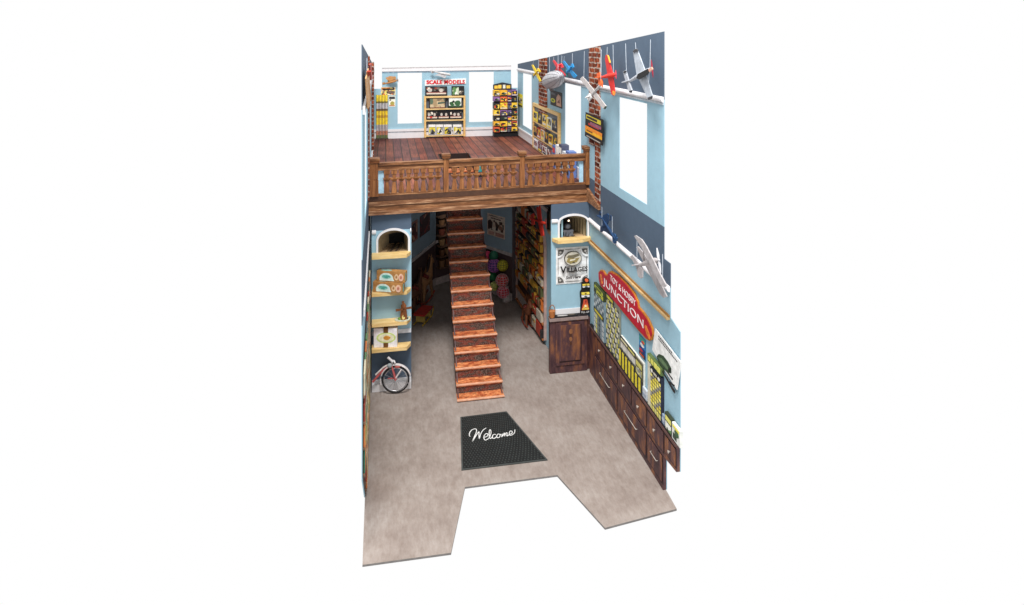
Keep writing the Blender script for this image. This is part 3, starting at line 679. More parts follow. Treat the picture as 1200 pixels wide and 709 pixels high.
aircraft(RW, .22, z5(474, 327), z5(284, 432), [z5(*p) for p in ((336, 192), (350, 176), (366, 176), (420, 322), (481, 528), (474, 556), (452, 560), (384, 412), (364, 368))], [z5(*p) for p in ((263, 348), (280, 338), (328, 490), (320, 508), (306, 500))], .06, (176, 180, 188),
    'large silver model plane with black canopy and checkered wingtips hanging over the nearest window', [(*z5(278, 135), *z5(284, 345)), (*z5(352, 128), *z5(356, 180)), (*z5(466, 105), *z5(462, 330)), (*z5(456, 340), *z5(452, 440))],
    wingcol=(172, 180, 190), tcol=(170, 174, 182), prop=(150, 40, 60), propr=.16,
    extra=[('canopy', [z5(*p) for p in ((362, 398), (372, 366), (446, 326), (456, 346), (444, 370), (382, 406))], .052, (30, 30, 32)), ('cowling', [z5(*p) for p in ((452, 330), (476, 312), (484, 330), (460, 350))], .05, (196, 150, 130)),
           ('wingtip_check', [z5(*p) for p in ((336, 194), (350, 177), (366, 177), (371, 192), (340, 204))], .004, (60, 60, 64)), ('wingtip_check', [z5(*p) for p in ((446, 544), (478, 532), (474, 554), (453, 560))], .004, (60, 60, 64)),
           ('tail_tip', [z5(*p) for p in ((263, 350), (279, 340), (283, 348), (266, 358))], .016, (40, 40, 44)), ('tail_tip', [z5(*p) for p in ((308, 494), (328, 488), (320, 506), (308, 501))], .016, (40, 40, 44))])
z6 = Zm(680, 40, 7.08)
aircraft(RW, .22, z6(292, 335), z6(158, 362), [z6(*p) for p in ((208, 205), (214, 172), (226, 172), (246, 236), (270, 330), (290, 490), (278, 512), (262, 500), (236, 390))], [z6(*p) for p in ((140, 325), (164, 318), (186, 405), (170, 428), (158, 418))], .06, (228, 60, 46),
    'red model plane with orange tail hanging right of the wide brick pier', [(*z6(176, 130), *z6(174, 330)), (*z6(224, 106), *z6(222, 172)), (*z6(272, 88), *z6(276, 330))],
    wingcol=(206, 44, 42), tcol=(226, 100, 46), prop=(214, 70, 90), extra=[('wing_stripe', [z6(*p) for p in ((226, 173), (234, 180), (250, 236), (244, 236))], .002, (240, 180, 60)), ('wing_stripe', [z6(*p) for p in ((270, 470), (288, 480), (284, 508), (272, 500))], .002, (240, 150, 60))])
aircraft(RW, .24, z6(176, 412), z6(74, 530), [z6(*p) for p in ((0, 372), (20, 352), (40, 372), (120, 470), (218, 600), (206, 622), (188, 612), (100, 500))], [z6(*p) for p in ((52, 520), (78, 490), (98, 524), (74, 560))], .036, (200, 198, 198),
    'large white model plane crossing the wide brick pier above the orange and black poster', [(*z6(34, 140), *z6(30, 368)), (*z6(172, 120), *z6(170, 400))], wingcol=(196, 190, 188), tcol=(222, 222, 222), prop=(232, 110, 50), th=.02,
    extra=[('cowling', [z6(*p) for p in ((150, 405), (176, 388), (186, 410), (164, 430))], .055, (236, 110, 50)), ('wingtip_mark', [z6(*p) for p in ((196, 616), (206, 622), (218, 600), (212, 596))], .002, (60, 70, 50))])
z7 = Zm(610, 55, 11.81)
aircraft(RW, .2, z7(180, 395), z7(252, 322), [z7(*p) for p in ((155, 248), (172, 244), (230, 345), (285, 470), (268, 486), (205, 370))], [z7(*p) for p in ((228, 300), (246, 292), (278, 340), (262, 358))], .045, (240, 206, 44),
    'small yellow model plane hanging left of the narrow brick pier', [(*z7(180, 200), *z7(170, 246)), (*z7(252, 180), *z7(250, 310))], th=.02, prop=(90, 80, 40), propr=.1)
aircraft(RW, .2, z7(492, 330), z7(568, 240), [z7(*p) for p in ((446, 192), (466, 182), (545, 290), (625, 392), (606, 412), (520, 316))], [z7(*p) for p in ((545, 226), (566, 224), (594, 280), (574, 296))], .05, (222, 50, 60),
    'small red model plane hanging between the yellow plane and the blue plane', [(*z7(460, 140), *z7(456, 184)), (*z7(572, 120), *z7(570, 240))], th=.02, prop=(60, 40, 44), propr=.12)
aircraft(RW, .2, z7(642, 352), z7(722, 262), [z7(*p) for p in ((584, 204), (604, 190), (690, 300), (780, 400), (762, 428), (734, 420), (660, 318))], [z7(*p) for p in ((702, 236), (722, 230), (740, 276), (724, 300))], .05, (40, 140, 200),
    'small bright blue model plane hanging right of the red plane over the middle window', [(*z7(606, 130), *z7(600, 192)), (*z7(718, 90), *z7(718, 250))], th=.02, prop=(40, 110, 110), propr=.12)
# airship
A, B_ = RW.pt(639.8, 97.2, .14), RW.pt(657.0, 89.7, .38); ax = B_ - A; L = ax.length; R_ = .178
t = thing('airship', (A + B_) / 2, 'silver grey model airship with ribbed hull hanging between the first two windows', 'airship')
part(MB().lathe(A, ax, [(L * (.5 - .5 * math.cos(math.pi * i / 14)), max(R_ * math.sin(math.pi * i / 14) ** .9, .004)) for i in range(15)], (184, 184, 188), 22), 'hull', t)
m = MB(); d = ax.normalized(); a_ = d.cross(V3((0, 0, 1))).normalized(); b_ = a_.cross(d)
for k in range(11):
    an = 2 * math.pi * k / 11; m.tube([A + ax * (.5 - .5 * math.cos(math.pi * i / 12)) + (a_ * math.cos(an) + b_ * math.sin(an)) * max(R_ * math.sin(math.pi * i / 12) ** .9, .004) for i in range(13)], .006, (128, 126, 132), 5)
part(m, 'hull_seams', t)
m = MB(); m.lathe(A + ax * .35 - V3((0, 0, R_ * 1.02)), d, [(0, .02), (.04, .04), (.22, .04), (.28, .02)], (120, 118, 120), 10); part(m, 'gondola', t)
for sg in (a_, -a_, b_, -b_):
    p = A + d * .10; part(MB().slab(p + sg * .05, p + d * .16 + sg * .11, p + d * .10 + sg * .2, p - d * .03 + sg * .18, d.cross(sg), .014, (140, 138, 142)), 'tail_fin', t)
strings(t, RW, .27, [(644, 66, 644, 88), (654, 62, 654, 82)])
# rear wall planes
z8 = Zm(440, 70, 7.09)
aircraft(BW, .25, z8(178, 172), z8(60, 204), [z8(*p) for p in ((84, 150), (118, 136), (168, 140), (172, 158), (120, 176), (96, 168))], [z8(*p) for p in ((56, 190), (78, 186), (80, 206), (58, 208))], .055, (176, 122, 70),
    'tan wooden biplane hanging on two strings left of the left rear window', [(*z8(106, 76), *z8(104, 150)), (*z8(148, 74), *z8(146, 145))], wingcol=(190, 138, 84), prop=(120, 80, 50), propr=.08, wing2=([z8(*p) for p in ((100, 172), (130, 160), (176, 164), (178, 176), (130, 190), (104, 184))], .17), th=.02)
z9 = Zm(490, 75, 7.88)
aircraft(BW, .22, z9(300, 100), z9(124, 66), [z9(*p) for p in ((150, 104), (196, 86), (240, 92), (262, 116), (244, 132), (200, 112))], [z9(*p) for p in ((112, 60), (136, 52), (144, 84), (128, 88))], .06, (206, 206, 206),
    'pale grey airliner model hanging above the SCALE MODELS sign', [(*z9(46, 36), *z9(46, 70)), (*z9(130, 40), *z9(130, 66)), (*z9(286, 34), *z9(286, 95))][1:], prop=None, wingcol=(196, 196, 198), tcol=(210, 206, 204), fin=.12)
# left wall plane
aircraft(LW, .05, (434.5, 118), (429.5, 84), [(428.5, 92), (431.5, 80), (433.2, 96), (433.5, 124), (430.5, 128)], [(432.6, 76), (434.6, 74), (436, 92), (434.4, 94)], .03, (196, 150, 100), 'tan and red model plane seen edge on by the far left wall top', [(430, 68, 430, 88)], th=.012, prop=None, tcol=(170, 60, 44), fin=.03, low=0)

# ------------------------------------------------------------------ right upper wall
b = RW.box(607, 612.6, 110, 125); card('poster', RW, b, [('r', .06, .55, .94, .97, (232, 220, 60)), ('r', .1, .3, .9, .75, 'print_cover'), ('r', .05, .03, .95, .14, (40, 40, 40))], 'yellow poster on the right wall beside the farthest window', 'poster', (222, 206, 60))
b = RW.box(645.4, 659, 107, 125); card('poster', RW, b, [('r', .02, .02, .98, .98, (40, 40, 44)), ('e', .24, .34, .2, .13, (226, 226, 60)), ('e', .24, .34, .13, .08, (90, 120, 40)), ('p', [(.55, .1), (.95, .1), (.9, .75), (.7, .85), (.55, .6)], (206, 164, 140)), ('p', [(.6, .3), (.85, .3), (.82, .55)], (120, 72, 60)), ('r', .1, .72, .5, .86, (92, 96, 104))], 'black poster with a bright yellow oval under the silver airship', 'poster', (40, 40, 44))
zz = Zm(680, 120, 5.454)
q = [RW.at(*zz(*p), .07) for p in ((36, 62), (147, 112), (142, 276), (32, 214))]
m = MB().prism(RW, q, .062, .078, (30, 28, 30))
lp = lambda x, y: tuple((1 - y) * ((1 - x) * q[3][i] + x * q[2][i]) + y * ((1 - x) * q[0][i] + x * q[1][i]) for i in (0, 1))
def strip(x0, y0, x1, y1, mt, k): m.prism(RW, [lp(x0, y0), lp(x1, y0), lp(x1, y1), lp(x0, y1)], .078, .078 + .0015 * k, mt)
strip(.02, .20, .98, .44, (240, 176, 40), 1); strip(.02, .34, .98, .46, (238, 140, 40), 2); strip(.06, .76, .9, .93, (220, 200, 60), 1); strip(.1, .80, .7, .89, (60, 50, 30), 2); strip(.2, .54, .8, .62, (190, 50, 50), 1); strip(.3, .58, .92, .70, (150, 90, 110), 2); strip(.1, .04, .9, .08, (180, 170, 160), 1); strip(.1, .27, .45, .32, (120, 60, 30), 3)
single(m, 'poster', 'black and orange banner poster on the wide brick pier above the right newel post', 'poster')
dR = .06
bR = RW.box(625.5, 657.5, 126.6, 175, .06); bR = (-15.95, RW.at(626.5, 175.5, .06)[1], -13.45, 4.47)
zR = [RW.at(641, y, dR)[1] for y in (149.5, 168)] + [bR[1] + .05]
bookcase('bookcase', RW, bR, zR, dR, 'pine bookcase of yellow and black packages on the right upper wall', 0, .075)
tops = [bR[3] - .14, zR[0] - .07, zR[1] - .06]
for r in range(3):
    n = [5, 6, 5][r]; uu = bR[0] + .11; stp = (bR[2] - bR[0] - .22) / n
    for k in range(n):
        hgt = (tops[r] - zR[r]) * (.78 + .18 * ((k * 7 + r * 3) % 5) / 5); q_ = (uu + stp * k + .02, zR[r] + .003, uu + stp * (k + 1) - .02, zR[r] + hgt)
        base = [[(232, 206, 54), (60, 58, 62), (240, 200, 70), (214, 220, 214), (70, 76, 84)], [(64, 58, 62), (196, 84, 60), (206, 200, 190), (62, 60, 64), (226, 190, 60), (72, 76, 82)], [(206, 200, 206), (120, 80, 96), (214, 212, 208), (82, 78, 92), (190, 186, 196)]][r][k]
        it = [('r', .1, .35, .9, .92, ['print_dark', 'print_pack', 'print_grey'][r]), ('r', .15, .08, .85, .25, [(240, 214, 80), (40, 40, 44), (226, 222, 214)][(k + r) % 3])]
        crate('package', RW, q_, dR - .015, base, it, 'package on the %s shelf of the right wall bookcase, %s from the left' % (['top', 'middle', 'bottom'][r], ORD[k]), 'package', 'packages in the right wall bookcase', .016)
for k in range(5):
    u = -13.38 + .26 * k; q_ = (u, ZF + .003, u + .22, ZF + .46 + .05 * (k % 3))
    crate('model_box', RW, q_, .16, [(84, 110, 170), (226, 224, 220), (70, 74, 96), (206, 210, 216), (96, 120, 176)][k], [('r', .08, .1, .92, .6, ['print_dark', 'print_grey'][k % 2]), ('r', .1, .68, .9, .9, (210, 70, 60) if k == 0 else (238, 236, 228))], '%s box from the left along the right wall, seen between the railing balusters' % ORD[k], 'box', 'boxes along the upper right wall', .05)

p = UF.pt(564.5, 207.5)  # stand-in box for the poster glimpsed through the stair opening
t = thing('model_box', p, 'small dark and teal object on the upper floor by the stair opening', 'box')
fr = Frame(p, (1, 0, 0), (0, 0, 1), (0, -1, 0)); part(MB().rect(fr, -.09, .003, .10, .10, -.12, 0, (36, 40, 44)), 'body', t); part(MB().prism(fr, [(-.08, .101), (.09, .101), (-.02, .20), (-.08, .22)], -.10, -.02, (60, 150, 150)), 'teal_glimpse', t)
# ------------------------------------------------------------------ left panel: shelves and what stands on them
DS = .20
zl_ = [LP.at(456, y, DS)[1] for y in (299.5, 343, 378.5, 408.5)]
names = ['top wooden wall shelf under the empty tunnel arch', 'wooden wall shelf carrying two brown cardboard boxes', 'wooden wall shelf carrying the little windmill', 'lowest wooden wall shelf carrying the white gift box']
for z, nm in zip(zl_, names):
    d = DS
    m = MB().prism(Frame((0, YLP, 0), (1, 0, 0), (0, -1, 0), (0, 0, 1)), [(-.232, .003), (-.232, d), (.35, d), (.425, .05), (.425, .003)], z - .055, z, 'pine_shelf')
    single(m, 'wall_shelf', nm, 'shelf', 'wooden shelves on the left panel', bevel=.004)
def turned(px, py, w, ang, z):
    """a frame whose face is turned by ang, standing at the sight line px on the panel"""
    p = LP.pt(px, py, w); return Frame((p.x, p.y, z), (math.cos(ang), -math.sin(ang), 0), (0, 0, 1), (-math.sin(ang), -math.cos(ang), 0))
def kraft(px0, py, z, wdt, h, lab, wback):
    fr = turned(px0, py, wback, math.radians(20), z); m = MB().rect(fr, 0, .003, wdt, h, -.12, 0, 'kraft')
    art(m, fr, (0, .003, wdt, h), 0, [('p', [(.1, .08), (.1, .3)] + [(.34 - .24 * math.cos(math.pi * i / 10), .35 + .5 * math.sin(math.pi * i / 10)) for i in range(11)] + [(.58, .3), (.62, .08)], (206, 232, 226)), ('e', .34, .48, .16, .2, (120, 196, 182)), ('r', .24, .5, .46, .58, (60, 140, 130)), ('r', .28, .36, .4, .43, (60, 140, 130)),
        ('e', .70, .48, .07, .3, (222, 190, 150)), ('e', .86, .48, .09, .36, (224, 184, 160)), ('e', .70, .5, .03, .12, (160, 110, 70)), ('e', .86, .5, .04, .15, (190, 120, 100))])
    sd = Frame(fr.p(wdt, 0, 0), fr.n * -1, (0, 0, 1), fr.u); art(m, sd, (0, .003, .12, h), 0, [('p', [(.2, .15), (.5, .05), (.6, .7), (.4, .95), (.2, .7)], (120, 190, 178))])
    tp = Frame(fr.p(0, h, 0), fr.u, fr.n * -1, (0, 0, 1)); art(m, tp, (0, 0, wdt, .12), 0, [('e', .3, .5, .2, .3, (140, 190, 180))])
    return single(m, 'cardboard_box', lab, 'box', 'brown cardboard boxes with teal labels')
wb_ = LP.at(472, 340, .13)[0] - LP.at(437, 340, .13)[0]
kraft(437.2, 340, zl_[1], wb_ * 1.04, .175, 'lower brown cardboard box with teal dome label on the wall shelf', .12)
kraft(441.5, 325, zl_[1] + .178, wb_, .175, 'upper brown cardboard box stacked on another, teal dome label', .11)
# windmill
wx = LP.at(473, 365, .12)[0]; z0 = zl_[2]; y0 = YLP - .12
t = thing('toy_windmill', (wx, y0, z0), 'tiny brown toy windmill with four sails on a wall shelf', 'toy windmill')
m = MB().ell(Frame((wx - .02, y0, z0), (1, 0, 0), (0, 1, 0), (0, 0, 1)), 0, 0, .13, .075, .003, .02, (206, 210, 190)); m.lathe((wx - .07, y0 - .02, z0 + .02), (0, 0, 1), [(0, .026), (.02, .03), (.035, .012)], (110, 150, 60), 8); m.lathe((wx + .06, y0 - .02, z0 + .02), (0, 0, 1), [(0, .02), (.02, .02), (.03, .01)], (60, 70, 60), 8); part(m, 'base', t)
part(MB().lathe((wx, y0, z0 + .02), (0, 0, 1), [(0, .066), (.11, .055), (.20, .042), (.22, .05), (.27, .02)], (150, 90, 50), 8), 'tower', t)
part(MB().ell(Frame((wx - .005, y0 - .062, z0 + .07), (1, 0, 0), (0, 0, 1), (0, -1, 0)), 0, 0, .026, .036, 0, .010, (252, 222, 140)), 'lit_window', t)
fr = Frame((wx, y0 - .07, z0 + .215), (1, 0, .06), (-.06, 0, 1), (0, -1, 0)); m = MB()
for an in (0, 1, 2, 3):
    c_, s_ = math.cos(an * math.pi / 2), math.sin(an * math.pi / 2)
    m.prism(fr, [(c_ * a - s_ * b, s_ * a + c_ * b) for a, b in ((.0, -.009), (.135, -.014), (.135, .026), (.03, .02), (0, .009))], -.004, .006, (116, 70, 40))
part(m, 'sails', t)
# gift box
gx0, gx1 = LP.at(438, 397, .15)[0], LP.at(465.5, 397, .15)[0]; fr = turned(438, 397, .12, math.radians(8), zl_[3]); wdt = gx1 - gx0; h = .325
t = thing('gift_box', fr.p(wdt / 2, 0, -.05), 'white gift box with brown ribbon and green oval label on the lowest wall shelf', 'gift box')
m = MB().rect(fr, 0, .003, wdt, h, -.11, 0, (240, 236, 240)); sd = Frame(fr.p(wdt, 0, 0), fr.n * -1, (0, 0, 1), fr.u)
art(m, fr, (0, .003, wdt, h), 0, [('e', .53, .5, .42, .29, (206, 222, 140)), ('e', .53, .5, .34, .22, (236, 234, 200)), ('e', .56, .5, .14, .12, (216, 158, 70)), ('r', .42, .47, .72, .56, (206, 140, 60))]); art(m, sd, (0, .003, .11, h), 0, [('r', .3, .15, .75, .85, (222, 206, 130)), ('r', .42, .3, .6, .7, (170, 130, 60))])
part(m, 'box', t)
m = MB(); m.rect(fr, wdt * .42, .004, wdt * .62, h * .24, .0001, .008, (112, 74, 36)); m.rect(fr, wdt * .42, h * .78, wdt * .62, h + .004, .0001, .008, (112, 74, 36)); m.rect(Frame(fr.p(0, h, 0), fr.u, fr.n * -1, (0, 0, 1)), wdt * .42, -.0001, wdt * .62, .11, .0005, .006, (112, 74, 36)); part(m, 'ribbon', t)
# bicycle
wB = .16; P = lambda x, y, w=wB: LP.pt(420 + x / 6.445, 360 + y / 6.445, w)
hub = P(281, 540); hub.z = .245; rw = .222
t = thing('bicycle', (hub.x, hub.y, 0), 'old red and white bicycle with a round headlamp leaning under the wall shelves', 'bicycle')
yd = V3((1, -.10, 0)).normalized(); nd = V3((.10, 1, 0)).normalized()
circ = lambda r, n=28, a0=0, a1=2 * math.pi: [hub + yd * (r * math.cos(a0 + (a1 - a0) * i / n)) + V3((0, 0, r * math.sin(a0 + (a1 - a0) * i / n))) for i in range(n)]
wh = part(MB().tube(circ(rw), .0145, 'tyre', 8, closed=True), 'front_wheel', t)
def sub(mb, nm, par): return part(mb, nm, par)
sub(MB().tube(circ(rw - .026), .009, 'chrome', 6, closed=True), 'rim', wh)
m = MB()
for i in range(14):
    a = 2 * math.pi * i / 14; m.tube([hub, hub + yd * (rw - .03) * math.cos(a) + V3((0, 0, (rw - .03) * math.sin(a)))], .0022, 'chrome', 4)
sub(m, 'spokes', wh)
m = MB()
for k in (-.022, .022): m.tube([p + nd * k * .6 for p in circ(rw + .034, 22, math.radians(14), math.radians(205))], .018, (222, 216, 216), 6, .6)
part(m, 'mudguard', t)
hd_ = hub + V3((0, 0, .255)) - yd * .065
m = MB()
for k in (-1, 1): m.tube([hub + nd * .035 * k, hub + nd * .03 * k + V3((0, 0, .17)) - yd * .045, hd_ + nd * .012 * k], .013, (186, 92, 92), 8)
m.tube([hub + V3((0, 0, .02)), hub + V3((0, 0, .17)) + yd * .10], .012, (222, 214, 214), 8)
part(m, 'fork', t)
m = MB(); m.tube([hd_, hd_ - yd * .16 - V3((0, 0, .10)), hd_ - yd * .32 - V3((0, 0, .28))], .02, (190, 92, 92), 8); m.tube([hd_ + V3((0, 0, .03)), hd_ - yd * .14 - V3((0, 0, .04)), hd_ - yd * .27 - V3((0, 0, .16))], .015, (222, 214, 212), 8)
part(m, 'frame', t)
part(MB().tube([hub - yd * .13 + V3((0, 0, .02)), hub + yd * .01 + V3((0, 0, .02)), hub + yd * .02], .010, (176, 84, 84), 6), 'lower_brace', t)
m = MB(); m.tube([hd_, hd_ + V3((0, 0, .06)) + yd * .02], .014, 'chrome', 8); m.tube([hd_ + V3((0, 0, .04)) + yd * .06 - nd * .04, hd_ + V3((0, 0, .06)) + yd * .04, hd_ + V3((0, 0, .09)) - yd * .0 - nd * .04, hd_ + V3((0, 0, .125)) - yd * .04 - nd * .05], .016, (222, 220, 222), 8); part(m, 'handlebar', t)
part(MB().tube([hd_ + V3((0, 0, .07)) + yd * .02 - nd * .045, hd_ + V3((0, 0, .15)) - yd * .06 - nd * .05], .022, (214, 210, 214), 8), 'grip', t)
part(MB().lathe(hd_ - nd * .03 - yd * .03 + V3((0, 0, .02)), -nd, [(0, .02), (.03, .036), (.05, .042), (.06, .036), (.065, .01)], (150, 160, 164), 14), 'headlamp', t)
part(MB().lathe(hd_ + yd * .05 - V3((0, 0, .03)), yd, [(0, .015), (.02, .030), (.08, .030), (.10, .012)], (206, 110, 104), 10), 'horn', t)
# ------------------------------------------------------------------ right panel
wS = .18; zs = RP.at(672, 281, wS)[1]
m = MB().prism(Frame((0, YRP, 0), (1, 0, 0), (0, -1, 0), (0, 0, 1)), [(2.97, .003), (3.04, wS), (3.50, wS), (3.685, .09), (3.685, .003)], zs - .06, zs, 'pine_shelf')
single(m, 'wall_shelf', 'pale wooden shelf under the tunnel with the locomotive', 'shelf', bevel=.004)
zr = RW.at(740, 330, .07)[1]
zr = 2.355
m = MB().rect(RW, -11.44, zr - .03, -8.012, zr, .003, .05, (206, 174, 124)).rect(RW, -11.44, zr + .001, -8.012, zr + .028, .003, .02, (160, 114, 58))
single(m, 'wall_ledge', 'long thin wooden ledge running along the right wall above the red sign', 'ledge')
# locomotive
u0 = (tb[0] + tb[1]) / 2 - .07; c = RP.p(u0, tb[2] + .02, -.10)
t = thing('toy_locomotive', c, 'small black steam locomotive with a glowing headlamp coming out of the tunnel', 'locomotive')
back = V3((-.04, 1, 0)).normalized(); up = V3((0, 0, 1)); sdx = back.cross(up)
part(MB().lathe(c + up * .165, back, [(0, .04), (.008, .066), (.02, .07), (.40, .07)], (44, 44, 50), 16), 'boiler', t)
part(MB().lathe(c + up * .165 - back * .006, back, [(0, .02), (.004, .044), (.01, .044)], (92, 96, 104), 14), 'smokebox_door', t)
part(MB().lathe(c + up * .24 + back * .08, up, [(0, .03), (.04, .026), (.06, .042), (.075, .04)], (36, 36, 38), 12), 'chimney', t)
la = part(MB().lathe(c + up * .285 - back * .035, back, [(0, .03), (.05, .034), (.08, .02)], (60, 50, 44), 12), 'headlamp', t)
em = bpy.data.materials.new('lamp_glow'); em.use_nodes = True; e_ = em.node_tree.nodes['Principled BSDF']; e_.inputs['Emission Color'].default_value = (1, .72, .5, 1); e_.inputs['Emission Strength'].default_value = 3.0; MATS['lamp_glow'] = em
part(MB().lathe(c + up * .285 - back * .042, back, [(0, .008), (.004, .016), (.006, .017)], 'lamp_glow', 12), 'lamp_glass', la)
part(MB().rect(Frame(c, sdx * -1, up, back * -1), -.10, .075, .10, .10, -.05, .02, (96, 98, 106)), 'buffer_beam', t)
m = MB(); fr = Frame(c - back * .02, sdx * -1, up, back * -1)
for k in range(7):
    x = -.075 + .025 * k; m.tube([fr.p(x, .075, 0), fr.p(x * 1.1, .01, .07 - abs(x) * .6)], .006, (120, 124, 132), 5)
part(m, 'cowcatcher', t)
m = MB()
for k in (-1, 1): m.lathe(c + sdx * .085 * k + up * .045 + back * .12, sdx, [(-.012, .042), (.012, .042)], (40, 40, 42), 12); m.lathe(c + sdx * .085 * k + up * .045 + back * .26, sdx, [(-.012, .042), (.012, .042)], (40, 40, 42), 12)
part(m, 'wheels', t)
# poster of the villages
b = RP.box(651.6, 689.8, 289.5, 332, .01)
K = (52, 50, 50); GR = (120, 116, 112)
it = [('r', .055, .05, .945, .065, GR), ('r', .055, .935, .945, .95, GR), ('r', .055, .06, .07, .94, GR), ('r', .93, .06, .945, .94, GR)]
for sx, sy in ((0, 0), (1, 0), (0, 1), (1, 1)):
    f = lambda x: x if sx == 0 else 1 - x; g = lambda y: y if sy == 0 else 1 - y
    it += [('p', [(f(.04), g(.035))] + [(f(.04 + r_ * math.cos(a)), g(.035 + r_ * math.sin(a))) for r_ in (.23,) for a in [math.pi / 2 * i / 8 for i in range(9)]], (244, 243, 240)),
           ('p', [(f(.045), g(.04))] + [(f(.045 + .19 * math.cos(a)), g(.04 + .17 * math.sin(a))) for a in [math.pi / 2 * i / 8 for i in range(9)]], GR), ('p', [(f(.065), g(.055))] + [(f(.065 + .14 * math.cos(a)), g(.055 + .13 * math.sin(a))) for a in [math.pi / 2 * i / 8 for i in range(9)]], (84, 82, 80)), ('e', f(.12), g(.11), .035, .03, (200, 196, 190)), ('e', f(.09), g(.17), .02, .02, (190, 186, 180))]
it += [('e', .5, .70, .265, .20, (98, 94, 88)), ('e', .5, .70, .245, .183, (206, 200, 184)), ('p', [(.3, .62), (.42, .56), (.62, .6), (.7, .72), (.55, .70), (.45, .74), (.34, .72)], (150, 134, 84)), ('p', [(.3, .74), (.5, .71), (.7, .78), (.66, .83), (.5, .80), (.36, .80)], (120, 112, 90)), ('p', [(.4, .64), (.55, .66), (.58, .69), (.42, .68)], (232, 226, 206)), ('p', [(.46, .58), (.56, .585), (.52, .62)], (80, 72, 54)),
       ('t', 'V', .20, .41, .20, .19, (24, 23, 23), .03), ('r', .30, .465, .42, .48, GR), ('r', .45, .465, .58, .48, GR), ('t', 'ILLAGES', .62, .405, .135, .64, (34, 33, 33), .03), ('e', .5, .335, .13, .018, GR), ('t', 'Sold Here', .5, .20, .09, .46, (44, 34, 33), .03, .25)]
card('poster', RP, b, it, 'white poster with ornate corners reading Villages Sold Here on the right panel', 'poster', (244, 243, 240), .012)
# cabinet under it
Fc = Frame((0, 11.36, 0), (1, 0, 0), (0, 0, 1), (0, -1, 0)); cb = Fc.box(644.5, 690, 371.5, 432.5)
cx0, cx1, cz = cb[0], min(cb[2], 3.61), cb[3]
t = thing('cabinet', ((cx0 + cx1) / 2, 11.40, 0), 'dark walnut cabinet with one raised door panel below the poster', 'cabinet')
part(MB().rect(Fc, cx0, .004, cx1, cz - .05, -.095, 0, 'walnut'), 'body', t)
part(MB().rect(Fc, cx0 - .015, cz - .049, cx1 + .012, cz, -.095, .03, (150, 132, 128)).rect(Fc, cx0 - .004, cz + .001, cx1 + .004, cz + .010, -.095, .01, (40, 34, 36)), 'worktop', t)
dr = Fc.box(655.5, 681, 380, 423)
dd = part(MB().rect(Fc, dr[0] - .07, dr[1] - .06, dr[2] + .06, dr[3] + .05, .001, .016, 'walnut'), 'door', t)
m = MB().rect(Fc, dr[0], dr[1], dr[2], dr[1] + .02, .0165, .022, (40, 24, 26)).rect(Fc, dr[2] - .02, dr[1] + .021, dr[2], dr[3], .0165, .022, (58, 36, 34)).rect(Fc, dr[0] + .022, dr[1] + .021, dr[2] - .021, dr[3], .0165, .028, 'walnut').rect(Fc, dr[0], dr[1] + .021, dr[0] + .021, dr[3], .0165, .021, (100, 70, 72))
part(m, 'raised_panel', dd)
m = MB(); ucx = (dr[0] + dr[2]) / 2
for k, (zz_, r1) in enumerate(((.82, .045), (.72, .03), (.62, .04), (.5, .03))): m.ell(Fc, ucx, dr[1] + (dr[3] - dr[1]) * zz_, r1 * .7, r1, .0285, .034, (84, 52, 40) if k % 2 else (150, 100, 66), 12)
part(m, 'carving', dd)
part(MB().rect(Fc, cx1 + .014, .004, 3.68, cz - .06, -.095, -.05, 'walnut_dark'), 'corner_filler', t)
# items on the cabinet
ty = 11.395
m = MB().ell(Frame((cx0 + .30, ty, cz + .011), (1, 0, 0), (0, 1, 0), (0, 0, 1)), 0, 0, .24, .045, 0, .012, (30, 29, 31)).ell(Frame((cx0 + .24, ty - .01, cz + .0235), (1, 0, 0), (0, 1, 0), (0, 0, 1)), 0, 0, .10, .02, 0, .006, (190, 186, 184)).ell(Frame((cx0 + .42, ty + .01, cz + .0235), (1, 0, 0), (0, 1, 0), (0, 0, 1)), 0, 0, .07, .025, 0, .006, (84, 76, 66))
single(m, 'tray', 'flat dark tray lying on top of the walnut cabinet', 'tray')
bk = (cx0 + .045, ty - .01, cz + .011)
t = thing('basket', bk, 'small orange brown wicker basket on the left end of the walnut cabinet', 'basket')
part(MB().lathe(bk, (0, 0, 1), [(0, .045), (.05, .055), (.10, .06), (.12, .062)], (186, 116, 64), 12), 'body', t); part(MB().tube([V3(bk) + V3((.055 * math.cos(a), 0, .11 + .11 * math.sin(a))) for a in [math.pi * i / 10 for i in range(11)]], .008, (150, 96, 56), 6), 'handle', t)
# tiered countertop display
Fd = Frame((0, 11.405, 0), (1, 0, 0), (0, 0, 1), (0, -1, 0)); zd = Zm(676, 320, 12.89)
pl = [Fd.at(*zd(*p)) for p in ((52, 640), (62, 400), (52, 370), (50, 290), (72, 255), (72, 150), (100, 140), (104, 90), (145, 66), (186, 90), (190, 140), (212, 150), (212, 230), (200, 258), (228, 275), (228, 370), (215, 385), (236, 560), (240, 640))]
pl = [(min(u, 3.675), max(v, cz + .012)) for u, v in pl]
t = thing('counter_display', Fd.p(3.56, cz + .011), 'black tiered display stand with an orange ball on top beside the poster', 'display stand')
m = MB().prism(Fd, pl, -.03, 0, (26, 24, 26)); part(m, 'back_card', t)
def dz(x0, y0, x1, y1): a, b_ = Fd.at(*zd(x0, y1)), Fd.at(*zd(x1, y0)); return a[0], a[1], min(b_[0], 3.66), b_[1]
q = dz(118, 80, 168, 128); part(MB().ell(Fd, (q[0] + q[2]) / 2, (q[1] + q[3]) / 2, (q[2] - q[0]) / 2, (q[3] - q[1]) / 2, .001, .03, (232, 110, 64), 16), 'orange_ball', t)
